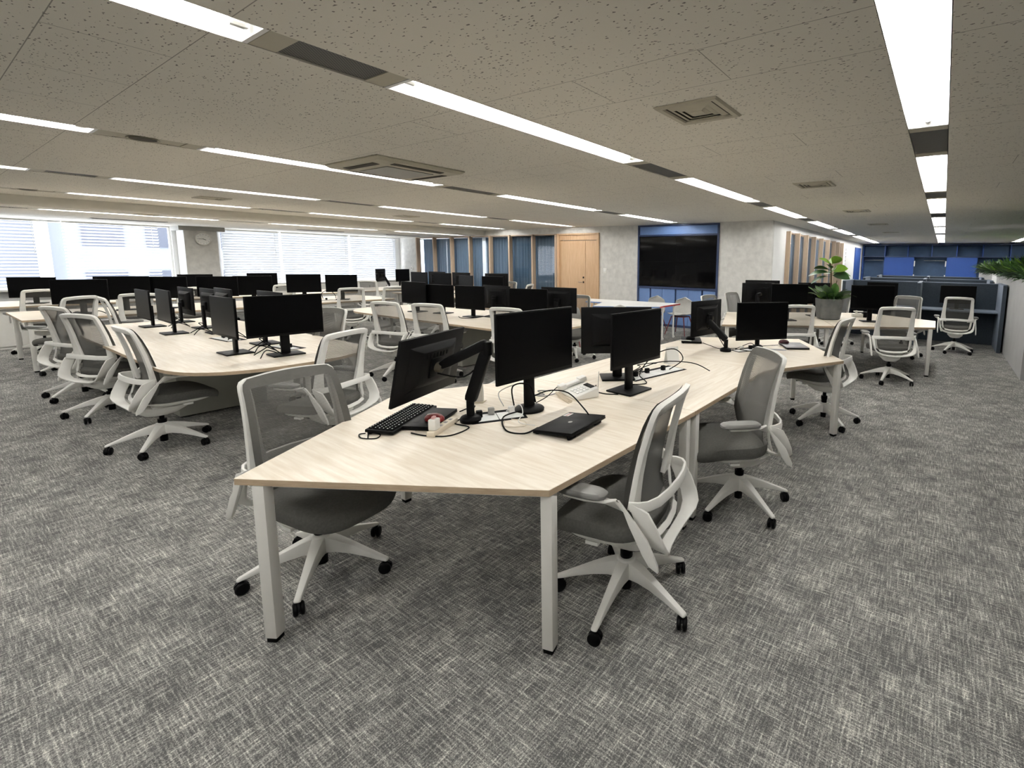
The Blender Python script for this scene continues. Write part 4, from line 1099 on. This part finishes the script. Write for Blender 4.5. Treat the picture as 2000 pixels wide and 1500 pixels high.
# desk by the glass wall
D5_ = ' on the desk by the glass wall'
monitor('square', -11.60, 7.68, -80, 0.89, K + 'first from the left' + D5_)
monitor('square', -11.35, 7.95, 100, 0.90, K + 'second from the left, back view' + D5_)
monitor('square', -10.62, 7.68, -80, 0.89, K + 'third from the left' + D5_)
monitor('square', -10.35, 7.95, 100, 0.90, K + 'fourth from the left, back view' + D5_)
monitor('square', -9.75, 7.72, -95, 0.85, K + 'seen obliquely with a pale sheen' + D5_)
monitor('arm', -9.15, 8.02, 120, 0.90, K + 'on a slanted arm' + D5_, off=(0, 0.2))
monitor('square', -8.85, 7.75, -75, 0.85, K + 'frontal, rightmost' + D5_)
# left and window desks
monitor('square', -13.45, 1.36, -25, 0.83, K + 'at the left picture edge before the blind')
monitor('square', -10.72, 1.52, -20, 0.87, K + 'large and frontal on the left edge desk, nearest of its row')
monitor('square', -10.95, 2.02, -10, 0.90, K + 'second of the row on the left edge desk')
monitor('square', -10.85, 2.50, -35, 0.89, K + 'third of the row on the left edge desk, below the blind end')
monitor('square', -10.90, 3.20, -30, 0.88, K + 'fourth of the row on the left edge desk, below the clock')
monitor('square', -10.90, 3.72, -20, 0.88, K + 'fifth of the row on the left edge desk, right of the clock')
monitor('square', -10.75, 4.52, -20, 0.90, K + 'left one of two frontal monitors below the closed blinds')
monitor('square', -10.60, 5.18, -32, 0.885, K + 'right one of two frontal monitors below the closed blinds')
monitor('square', -13.65, 2.40, -15, 0.82, K + 'second along the window desk')
monitor('square', -13.65, 3.62, -15, 0.84, K + 'third along the window desk, under the clock pillar')
monitor('square', -13.65, 4.85, -15, 0.85, K + 'fourth along the window desk, under the closed blind')
monitor('arm', -13.55, 7.95, 215, 0.93, K + 'on an arm seen edge on, left of a pair far by the blinds', off=(0.0, 0.25))
monitor('arm', -13.35, 8.15, 20, 0.93, K + 'on an arm, right of a pair far by the blinds', off=(0.0, 0.12))
# right end desks
monitor('square', -.90, 8.22, -66, 0.915, K + 'large and frontal right of the potted plant', w=0.62, h=0.37)
monitor('square', -1.98, 7.55, -52, 0.93, K + 'frontal left of the potted plant, behind the empty chair')
monitor('arm', -2.35, 7.30, 140, 0.93, K + 'on an arm, back view, left of the frontal one by the plant', off=(0.1, 0.2))
monitor('square', -2.55, 8.10, 120, 0.95, K + 'back view peeping over the frontal one by the plant')
monitor('square', -1.78, 8.55, 125, 0.92, K + 'back view directly behind the potted plant')
monitor('square', .28, 11.78, -90, 0.84, K + 'in the front right study booth', w=0.60, h=0.36)
monitor('square', -1.08, 11.78, -90, 0.86, K + 'in the front left study booth', w=0.60, h=0.36)

# ------------------------------------------------------------------ things on the desks
def laptop(x, y, ang, label, w=0.33, d=0.235, z=ZT, lift=0.0, lid='black', sticker=False):
    o = empty('laptop', (x, y, z), rad(ang), label, 'laptop')
    T = Matrix.Translation((0, 0, 0.010 + lift / 2)) @ Matrix.Rotation(math.atan2(lift, d), 4, 'X')
    MB().b2(-w / 2, w / 2, -d / 2, d / 2, -0.006, 0.006, T).build('base', M['black'], o, 0.003)
    MB().b2(-w / 2, w / 2, -d / 2, d / 2, 0.0065, 0.0135, T).build('lid', M[lid], o, 0.003)
    for sx in (-1, 1):
        MB().b2(sx * w * .42 - 0.02, sx * w * .42 + 0.02, -d * .45, -d * .38, -0.010 , -0.006, T).build('rubber_foot', M['blackmatte'], o, smooth=False)
        if lift > 0: MB().b2(sx * w * .38 - 0.03, sx * w * .38 + 0.03, d * .34, d * .4, -0.010 - lift * 0.8, -0.006, T).build('riser_foot', M['blackmatte'], o, 0.002, smooth=False)
    MB().lathe([(0, 0.0136), (0.012, 0.0136), (0.012, 0.0141), (0.010, 0.0141), (0.010, 0.0137), (0, 0.0137)], 20, T).build('lid_emblem', M['grey'], o)
    if sticker:
        s = MB().b2(-w / 2 + 0.02, -w / 2 + 0.075, -d / 2 + 0.01, -d / 2 + 0.045, 0.0137, 0.0142, T).build('sticker', M['paper'], o, smooth=False)
        MB().b2(-w / 2 + 0.022, -w / 2 + 0.073, -d / 2 + 0.022, -d / 2 + 0.036, 0.01425, 0.0144, T).build('pink_band', M['pink'], s, smooth=False)
    return o
laptop(-1.585, 1.885, -84, 'closed black laptop with a small sticker on the nearest desk', 0.33, 0.24, lift=0.022, sticker=True)
laptop(-2.31, 4.84, -62, 'closed black laptop at the left edge of the far foreground desk', 0.32, 0.22)
laptop(-1.27, 5.17, -60, 'closed grey lidded laptop at the right corner of the far foreground desk', 0.33, 0.235, lid='dull')
laptop(-2.285, 1.535, 118, 'closed black laptop lying under the edge of the black keyboard', 0.32, 0.16)
def mouse(x, y, z, ang, mat, label):
    o = empty('mouse', (x, y, z), rad(ang), label, 'mouse')
    rings = []
    for s, zz in ((0.92, 0.001), (1.0, 0.008), (0.95, 0.020), (0.75, 0.032), (0.4, 0.039), (0.1, 0.040)):
        rings.append([(0.033 * s * math.cos(t), 0.055 * s * math.sin(t), zz) for t in [2 * PI * k / 20 for k in range(20)]])
    MB().loops(rings).build('body', M[mat], o)
    MB().tube([(0, 0.018, 0.0365), (0, 0.036, 0.031)], 0.005, 8).build('wheel', M['grey'], o)
mouse(-2.30, 4.80, ZT + 0.0245, -50, 'black', 'black mouse on the closed laptop at the left edge of the far foreground desk')
mouse(-1.385, 5.215, ZT + 0.0245, -70, 'maroon', 'dark maroon mouse on the grey lidded laptop')
mouse(-2.205, 1.505, ZT + 0.0245, 118, 'mousered', 'dark red mouse on the laptop beside the keyboard')
tag(MB().tube([(-2.37, 4.66, ZT + 0.03), (-2.24, 4.70, ZT + 0.03)], 0.005, 8).build('pen', M['white']), 'white pen on the black laptop at the left of the far foreground desk', 'pen')
# keyboard
o = empty('keyboard', (-2.40, 1.45, ZT), rad(118), 'black keyboard on the nearest desk, below the arm mounted monitor', 'keyboard')
T = Matrix.Rotation(rad(3), 4, 'X')
MB().b2(-0.225, 0.225, -0.075, 0.075, 0.010, 0.026, T).build('body', M['black'], o, 0.004)
kb = []
for r in range(6):
    y = 0.055 - r * 0.0212 - (0.004 if r else 0)
    n = 21 if r < 5 else 14
    for k in range(n):
        wk = 0.0185 * (21 / n if r == 5 else 1)
        x = -0.212 + (k + 0.5) * (0.424 / n)
        if r < 5 and k in (15, 18): wk *= 0.75
        q = MB().loops([[(x - wk / 2, y - 0.0085, 0.0262), (x + wk / 2, y - 0.0085, 0.0262), (x + wk / 2, y + 0.0085, 0.0262), (x - wk / 2, y + 0.0085, 0.0262)],
                        [(x - wk / 2 + .002, y - 0.006, 0.033), (x + wk / 2 - .002, y - 0.006, 0.033), (x + wk / 2 - .002, y + 0.0075, 0.033), (x - wk / 2 + .002, y + 0.0075, 0.033)]], mx=T)
        kb.append(q)
for i, q in enumerate(kb[:100]): q.build('key', M['blackmatte'], o, smooth=False)
rest = MB()
for q in kb[100:]: rest.add(q.v, q.f)
tag(rest.build('key', M['blackmatte'], o, smooth=False), kind='stuff')
m = MB()
for q in kb:
    c = [sum(v[i] for v in q.v[4:]) / 4 for i in range(3)]
    m.box((c[0] - 0.002, c[1], c[2] + 0.0004), (0.005, 0.004, 0.0006))
tag(m.build('key_legends', M['paper'], o, smooth=False), kind='stuff')
for sx in (-1, 1): MB().b2(sx * 0.19 - 0.02, sx * 0.19 + 0.02, 0.05, 0.07, 0.0005, 0.011).build('tilt_foot', M['black'], o, smooth=False)
# telephone
o = empty('telephone', (-1.955, 2.41, ZT), rad(-22), 'white desk telephone with a coiled cord behind the laptop', 'telephone')
m = MB(); m.loops([[(x, -0.085, z) for x, z in ((-.12, 0.001), (.12, 0.001), (.12, 0.025), (-.12, 0.025))], [(x, 0.085, z) for x, z in ((-.12, 0.001), (.12, 0.001), (.12, 0.065), (-.12, 0.065))]])
m.build('body', M['white'], o, 0.008)
SL = Matrix.Translation((0, 0, 0.0455)) @ Matrix.Rotation(math.atan2(0.04, 0.17), 4, 'X')
m = MB().b2(-0.115, -0.065, -0.095, 0.10, 0.004, 0.024, SL); m.b2(-0.118, -0.062, -0.10, -0.05, 0.0, 0.034, SL); m.b2(-0.118, -0.062, 0.05, 0.105, 0.0, 0.034, SL)
m.build('handset', M['white'], o, 0.008)
MB().b2(-0.02, 0.08, 0.045, 0.078, 0.001, 0.004, SL).build('display', M['screen'], o, smooth=False)
for r in range(4):
    for c in range(3):
        MB().b2(-0.012 + c * 0.036, 0.012 + c * 0.036, 0.014 - r * 0.024, 0.030 - r * 0.024, 0.0005, 0.005, SL).build('button', M['paper'], o, 0.001, smooth=False)
MB().tube([(0.11, 0.08, 0.03), (0.115, 0.085, 0.17)], 0.0018, 6).build('antenna', M['grey'], o)
pts = []
for k in range(260):
    t = k / 259; a = t * 40 * 2 * PI
    bx = -0.09 + 0.36 * (t if t < .5 else 1 - t) * 1.3; by = -0.12 - 0.03 * math.sin(t * PI)
    pts.append((bx, by + (0.02 if t > .5 else 0) + 0.008 * math.cos(a), 0.010 + 0.008 * math.sin(a)))
MB().tube(pts, 0.0022, 5).build('coiled_cord', M['beigeplastic'], o)
# outlet boxes let into the desks
def outlet_box(x, y, ang, L, Wd, label, plugs):
    o = empty('outlet_box', (x, y, ZT), rad(ang), label, 'outlet box')
    MB().b2(-L / 2, L / 2, -Wd / 2, Wd / 2, 0.0005, 0.003).build('rim', M['blackmatte'], o, smooth=False)
    n = max(2, int(L / 0.1))
    for k in range(n):
        a = -L / 2 + 0.012 + k * (L - 0.024) / n; b = a + (L - 0.024) / n - 0.004
        MB().b2(a, b, -Wd / 2 + 0.02, Wd / 2 - 0.05, 0.0032, 0.006).build('cover', M['paper'], o, 0.001, smooth=False)
    for px_, py_, mt in plugs:
        MB().b2(px_ - 0.017, px_ + 0.017, py_ - 0.014, py_ + 0.014, 0.0065, 0.045).build('plug', M[mt], o, 0.004)
outlet_box(-2.05, 1.80, 58, 0.30, 0.19, 'white outlet box let into the nearest desk between the two monitors', ((-0.10, 0.0, 'black'), (0.08, 0.01, 'white'), (-0.03, 0.03, 'grey')))
outlet_box(-1.87, 3.24, 78, 0.60, 0.20, 'long white outlet strip in the middle foreground desk with tangled plugs', ((-0.2, 0.0, 'black'), (-0.05, 0.02, 'black'), (0.12, 0.0, 'black'), (-0.13, 0.03, 'grey')))
outlet_box(-6.35, 1.90, 4, 0.42, 0.18, 'white outlet box on the rounded left desk with black plugs', ((-0.1, 0, 'black'), (0.05, 0, 'black'), (0.14, 0.02, 'black')))
outlet_box(-5.32, 2.05, 4, 0.36, 0.16, 'white outlet box behind the frontal monitor of the rounded left desk', ((-0.1, 0, 'black'), (0.05, 0, 'black')))
outlet_box(-10.7, 4.85, 90, 0.42, 0.16, 'white outlet box between the two far frontal monitors', ((-0.1, 0, 'black'), (0.05, 0, 'black')))
outlet_box(-1.62, 4.68, 60, 0.30, 0.15, 'white outlet box between the monitor arms of the far foreground desk', ((-0.05, 0, 'white'), (0.06, 0, 'black')))
# router blade, power strip, white box, adapters
o = empty('wireless_router', (-2.355, 1.925, ZT), rad(30), 'slim white upright router leaning behind the monitor arm', 'router')
MB().loops([[(a * wx, b * 0.009 * k, z) for a, b in ((-1, -1), (1, -1), (1, 1), (-1, 1))] for wx, k, z in ((0.026, 1.4, 0.0005), (0.027, 1.3, 0.06), (0.022, 1.1, 0.13), (0.014, 0.9, 0.175), (0.006, 0.6, 0.182))]).build('body', M['white'], o, 0.004)
MB().b2(-0.035, 0.035, -0.03, 0.03, 0.0005, 0.006).build('foot', M['beigeplastic'], o, 0.002)
o = empty('power_strip', (-2.115, 1.49, ZT), rad(115), 'cream power strip with a white adapter beside the keyboard', 'power strip')
MB().b2(-0.12, 0.12, -0.022, 0.022, 0.0005, 0.028).build('body', M['beigeplastic'], o, 0.005)
for k in range(3): MB().b2(-0.03 + k * 0.05, -0.01 + k * 0.05, -0.008, 0.008, 0.0282, 0.0295).build('socket', M['greyprint'], o, smooth=False)
MB().b2(-0.105, -0.055, -0.02, 0.02, 0.0285, 0.085).build('adapter', M['white'], o, 0.006)
MB().b2(-0.095, -0.07, -0.008, 0.008, 0.0855, 0.098).build('adapter_plug', M['pink'], o, 0.003)
o = empty('paper_stand', (-1.93, 3.66, ZT), rad(60), 'small white folded card stand behind the tangled outlet strip', 'card stand')
m = MB().b2(-0.06, 0.06, -0.002, 0.002, 0, 0.15, Matrix.Translation((0, 0.03, 0)) @ Matrix.Rotation(rad(14), 4, 'X'))
m.b2(-0.06, 0.06, -0.002, 0.002, 0, 0.15, Matrix.Translation((0, -0.04, 0)) @ Matrix.Rotation(rad(-14), 4, 'X'))
m.build('card', M['paper'], o, smooth=False)
MB().b2(-0.06, 0.06, -0.045, 0.035, 0.0005, 0.004).build('card_base', M['paper'], o, smooth=False)
o = empty('cable_box', (-6.62, 2.28, ZT), rad(6), 'grey cable box on the rounded left desk behind the monitors', 'box')
MB().b2(-0.10, 0.10, -0.05, 0.05, 0.0005, 0.07).build('body', M['grey'], o, 0.006); MB().b2(-0.09, 0.09, -0.04, 0.04, 0.0705, 0.073).build('lid', M['white'], o, 0.001)
o = empty('speakerphone', (-6.9, 2.36, ZT), 0, 'flat black speakerphone on the rounded left desk', 'speakerphone')
MB().lathe([(0, 0.0005), (0.09, 0.0005), (0.095, 0.012), (0.07, 0.03), (0, 0.034)], 24, Matrix.Diagonal((1.25, 0.8, 1, 1))).build('body', M['black'], o)
MB().cyl(0, 0, 0.0335, 0.036, 0.03, n=16).build('button_pad', M['greyprint'], o)
o = empty('label_printer', (-1.13, 8.85, ZT), rad(20), 'small white device with a black side on the right end desk', 'device')
MB().b2(-0.11, 0.05, -0.06, 0.06, 0.0005, 0.06).b2(-0.06, -0.03, -0.02, 0.02, 0.06, 0.11).b2(-0.09, 0.06, -0.015, 0.015, 0.085, 0.105).build('body', M['white'], o, 0.004)
MB().b2(0.051, 0.16, -0.07, 0.07, 0.0005, 0.09).build('black_case', M['black'], o, 0.004)
# small papers
tag(MB().box((-1.36, 4.90, ZT + 0.001), (0.16, 0.09, 0.001), rad(30)).build('note_card', M['greyprint'], None, smooth=False), 'thin dark card lying before the grey lidded laptop', 'card')

# ------------------------------------------------------------------ cables
def cable(pts, r, label, mat='blackmatte', z=None):
    P = smoothpath(pts, 6)
    ob = MB().tube(P, r, 7).build('cable', M[mat])
    return tag(ob, label, 'cable')
z = ZT + 0.004
cable([(-1.96, 1.90, z + .02), (-1.98, 1.78, z + .01), (-1.83, 1.66, z), (-1.72, 1.68, z), (-1.70, 1.76, z + .012)], 0.0042, 'black cable looping from the outlet box to the laptop on the nearest desk')
cable([(-2.02, 1.90, z + .03), (-2.00, 1.87, z + .16), (-1.93, 1.93, z + .17), (-1.93, 1.98, z + .06), (-1.99, 2.02, z + .06)], 0.0042, 'black cable arching upright beside the round monitor base')
cable([(-2.01, 2.03, z + .06), (-1.95, 2.12, z + .09), (-1.80, 2.12, z + .10), (-1.62, 2.04, z + .06), (-1.56, 2.03, z + .016)], 0.0040, 'thick black cable running from the big monitor to the back of the laptop')
cable([(-2.0, 2.06, z + .02), (-2.04, 2.20, z + .02), (-2.10, 2.38, z + .04), (-2.07, 2.48, z + .04), (-2.03, 2.47, z + .02)], 0.0030, 'thin black cable from the big monitor to the telephone')
cable([(-2.18, 1.70, z), (-2.14, 1.58, z), (-2.02, 1.58, z), (-2.00, 1.45, z), (-2.09, 1.38, z), (-2.19, 1.36, z)], 0.0035, 'black cable curling around the power strip on the nearest desk')
cable([(-2.11, 1.90, z + .02), (-2.28, 2.02, z + .05), (-2.20, 2.14, z + .09), (-2.03, 2.05, z + .04), (-2.00, 1.98, z + .02)], 0.0030, 'grey cable looping behind the outlet box of the nearest desk', 'grey')
cable([(-2.0, 1.82, z + .03), (-1.94, 1.86, z + .07), (-1.88, 1.83, z + .04), (-1.86, 1.78, z + .005), (-1.76, 1.80, z)], 0.0026, 'thin white cable hanging over the front of the outlet box', 'white')
cable([(-1.95, 1.76, z), (-1.88, 1.70, z), (-1.80, 1.76, z), (-1.86, 1.82, z), (-1.94, 1.80, z)], 0.0022, 'thin cream cable lying in a ring before the outlet box', 'beigeplastic')
cable([(-2.36, 1.22, z + .004), (-2.38, 1.20, z), (-2.32, 1.18, z), (-2.26, 1.22, z), (-2.30, 1.26, z), (-2.36, 1.24, z), (-2.30, 1.20, z)], 0.003, 'coiled black cord tucked before the keyboard')
cable([(-2.28, 1.72, z), (-2.25, 1.80, z + .02), (-2.18, 1.74, z + .03), (-2.12, 1.70, z + .01)], 0.0035, 'black cable between the laptop and the monitor arm base')
cable([(-2.16, 2.36, z), (-2.20, 2.28, z + .012), (-2.13, 2.27, z), (-2.17, 2.20, z + .01), (-2.11, 2.24, z), (-2.09, 2.33, z)], 0.0032, 'bundled dark cord left of the telephone', 'greyprint')
cable([(-1.90, 3.08, z + .03), (-1.82, 3.16, z + .16), (-1.72, 3.30, z + .20), (-1.70, 3.42, z + .10), (-1.80, 3.38, z + .01)], 0.0042, 'black cable making a high loop over the long outlet strip')
cable([(-1.95, 3.00, z + .02), (-1.80, 3.20, z + .10), (-1.62, 3.42, z + .08), (-1.52, 3.55, z + .005)], 0.0040, 'black cable arching from the outlet strip to the right over the middle desk')
cable([(-1.80, 2.74, z + .02), (-1.74, 2.92, z), (-1.86, 3.02, z + .02), (-1.93, 3.18, z + .03)], 0.0038, 'black cable from the square based monitor into the outlet strip')
cable([(-1.98, 3.02, z + .01), (-1.92, 3.12, z + .06), (-2.0, 3.22, z + .05), (-1.90, 3.34, z + .06), (-1.96, 3.42, z + .03)], 0.0036, 'tangled black cable at the left side of the outlet strip')
cable([(-1.74, 2.56, z), (-1.82, 2.52, z), (-1.93, 2.54, z), (-2.0, 2.66, z)], 0.0036, 'black cable lying before the square monitor base, pointing to the telephone')
cable([(-2.15, 4.80, z), (-1.98, 4.66, z), (-1.86, 4.58, z), (-1.70, 4.66, z + .01)], 0.0032, 'thin cable from the left laptop to the far outlet box')
cable([(-1.70, 4.60, z + .01), (-1.62, 4.80, z + .05), (-1.56, 4.74, z + .03), (-1.64, 4.56, z + .02), (-1.50, 4.66, z), (-1.60, 4.84, z + .02)], 0.0035, 'tangled black cable between the two arms of the far foreground desk')
cable([(-1.52, 4.88, z + .02), (-1.48, 5.02, z + .01), (-1.42, 5.12, z + .008)], 0.0032, 'short black cable from the frontal arm monitor to the grey lidded laptop')
for i, (x, y, lab) in enumerate(((-5.28, 1.82, 'between the oblique and the frontal monitor'), (-4.98, 1.76, 'lying around the frontal monitor base'), (-6.30, 1.94, 'rising from the outlet box'), (-7.02, 1.86, 'behind the nearer bluish monitor'), (-7.9, 1.88, 'behind the farther bluish monitor'))):
    cable([(x - .12, y - .06, z), (x - .05, y + .05, z + .09), (x + .04, y - .02, z + .12), (x + .10, y + .07, z + .02), (x + .02, y + .10, z), (x - .06, y + .02, z + .04), (x + .08, y - .08, z)], 0.0045,
          'tangled black cable %s on the rounded left desk' % lab)
cable([(-10.62, 4.80, z + .04), (-10.6, 4.78, z + .16), (-10.58, 4.92, z + .2), (-10.58, 5.02, z + .1), (-10.6, 5.04, z + .03)], 0.006, 'black cable arch between the two far frontal monitors')
cable([(-10.4, 1.32, z), (-10.32, 1.40, z + .06), (-10.3, 1.52, z), (-10.42, 1.62, z + .05), (-10.32, 1.7, z)], 0.006, 'tangled black cable under the large monitor of the left edge desk')
cable([(-6.2, 4.72, z), (-6.0, 4.62, z), (-5.8, 4.72, z + .01), (-5.66, 4.9, z + .05)], 0.005, 'black cable lying before the third monitor of the middle desk')

# ------------------------------------------------------------------ potted plant on the right desk
o = empty('potted_plant', (-1.50, 8.20, ZT), rad(30), 'dark grey concrete pot with a big leaved green plant on the right end desk', 'potted plant')
m = MB(); n = 32
def sq(r, z): return [(r * math.copysign(abs(math.cos(2 * PI * k / n)) ** 0.42, math.cos(2 * PI * k / n)), r * math.copysign(abs(math.sin(2 * PI * k / n)) ** 0.42, math.sin(2 * PI * k / n)), z) for k in range(n)]
m.loops([sq(0.13, 0.0005), sq(0.155, 0.012), sq(0.175, 0.16), sq(0.185, 0.325), sq(0.182, 0.33), sq(0.168, 0.33), sq(0.165, 0.29), sq(0.01, 0.288)])
m.build('pot', M['pot'], o)
MB().loops([sq(0.162, 0.289), sq(0.162, 0.305), sq(0.01, 0.31)]).build('soil', M['soil'], o)
MB().tube(smoothpath([(0, 0, 0.3), (0.01, -0.01, 0.55), (0.0, 0.0, 0.78), (-0.015, 0.01, 0.89)], 4), [0.013] * 9 + [0.011] * 4, 8).build('trunk', M['stem'], o)
def big_leaf(base, az, L, w_, el, droop, mat):
    d = Vector((math.cos(az), math.sin(az), 0)); b = Vector(base); rings = []
    dd = Vector((math.cos(az) * math.cos(el), math.sin(az) * math.cos(el), math.sin(el)))
    sd = Matrix.Rotation(random.uniform(-0.9, 0.9), 3, dd) @ Vector((-math.sin(az), math.cos(az), 0))
    up = dd.cross(sd)
    if up.z < 0: up = -up
    S_ = 9
    for k in range(S_ + 1):
        t = k / S_
        c = b + d * (L * t * math.cos(el)) + Vector((0, 0, L * (t * math.sin(el) - droop * t * t)))
        ww = w_ * (0.06 if t < 0.16 else math.sin(PI * min(1, (t - 0.12) / 0.90)) ** 0.75) if k < S_ else 0.003
        rings.append([tuple(c - sd * ww + up * ww * 0.22), tuple(c - sd * ww * .5 + up * ww * .05), tuple(c), tuple(c + sd * ww * .5 + up * ww * .05), tuple(c + sd * ww + up * ww * 0.22), tuple(c - up * 0.003)])
    MB().loops(rings).build('leaf', M[mat], o)
view = rad(-100)   # leaves spread all round, the widest ones sideways
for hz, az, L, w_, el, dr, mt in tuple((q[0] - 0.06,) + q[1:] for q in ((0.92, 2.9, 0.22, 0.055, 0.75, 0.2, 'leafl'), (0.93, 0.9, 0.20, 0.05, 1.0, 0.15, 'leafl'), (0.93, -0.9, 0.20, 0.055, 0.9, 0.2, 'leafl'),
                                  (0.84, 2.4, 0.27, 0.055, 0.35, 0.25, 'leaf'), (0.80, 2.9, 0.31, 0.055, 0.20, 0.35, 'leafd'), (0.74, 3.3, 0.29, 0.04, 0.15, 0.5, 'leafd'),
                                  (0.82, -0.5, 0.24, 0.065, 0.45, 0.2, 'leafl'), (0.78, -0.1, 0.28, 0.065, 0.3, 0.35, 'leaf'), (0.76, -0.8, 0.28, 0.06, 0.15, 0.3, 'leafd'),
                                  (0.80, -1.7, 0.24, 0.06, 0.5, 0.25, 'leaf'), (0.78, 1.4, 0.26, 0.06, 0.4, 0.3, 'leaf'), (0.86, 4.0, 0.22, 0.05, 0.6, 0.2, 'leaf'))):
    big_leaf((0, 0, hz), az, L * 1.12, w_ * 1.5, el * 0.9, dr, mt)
for k in range(26):
    a = k * 2.4; r = 0.05 + 0.06 * random.random()
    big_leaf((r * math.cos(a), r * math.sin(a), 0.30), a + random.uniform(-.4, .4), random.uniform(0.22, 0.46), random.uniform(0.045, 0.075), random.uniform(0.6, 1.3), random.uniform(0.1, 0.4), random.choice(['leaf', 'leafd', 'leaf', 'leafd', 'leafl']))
MB().tube(smoothpath([(0.05, 0.02, 0.3), (0.09, 0.03, 0.48), (0.11, 0.02, 0.62)], 4), 0.006, 6).build('side_stem', M['stem'], o)
leaf_fan(MB(), 30, 0.16, 0.30, 1.4, 0.006, 0.7, 0.12).add([], []).build('fern_fronds', M['leafd'], o).location = (0.06, -0.03, 0.30)

# ------------------------------------------------------------------ camera, world, view
cam = bpy.data.cameras.new('camera'); co = bpy.data.objects.new('camera', cam); COL.objects.link(co)
rgt = Vector((0.83694833, 0.54712748, 0.01300046)); dwn = Vector((0.0808245, -0.10007444, -0.99169174)); fwd = Vector((-0.54128079, 0.8310455, -0.12797844))
Rm = Matrix((rgt, -dwn, -fwd)).transposed().to_4x4()
co.matrix_world = Matrix.Translation((0, 0, 1.6)) @ Rm
cam.sensor_width = 36.0; cam.lens = 936.1357 * 36 / 2000
cam.shift_x = -(1227.479 - 1000) / 2000; cam.shift_y = (631.309 - 750) / 2000
cam.clip_start = 0.05; cam.clip_end = 200
SC.camera = co
wd = bpy.data.worlds.new('sky'); SC.world = wd; wd.use_nodes = True
bg = wd.node_tree.nodes['Background']; bg.inputs[0].default_value = (0.92, 0.95, 1.0, 1); bg.inputs[1].default_value = 4.2
vs = SC.view_settings
vs.view_transform = 'Standard'; vs.look = 'None'; vs.gamma = 1.0; vs.use_curve_mapping = False
vs.exposure = 1.25
SC.cycles.transparent_max_bounces = 12
SC.cycles.max_bounces = 7; SC.cycles.diffuse_bounces = 5; SC.cycles.adaptive_threshold = 0.02
SC.cycles.caustics_reflective = False; SC.cycles.caustics_refractive = False
SC.cycles.sample_clamp_indirect = 6.0
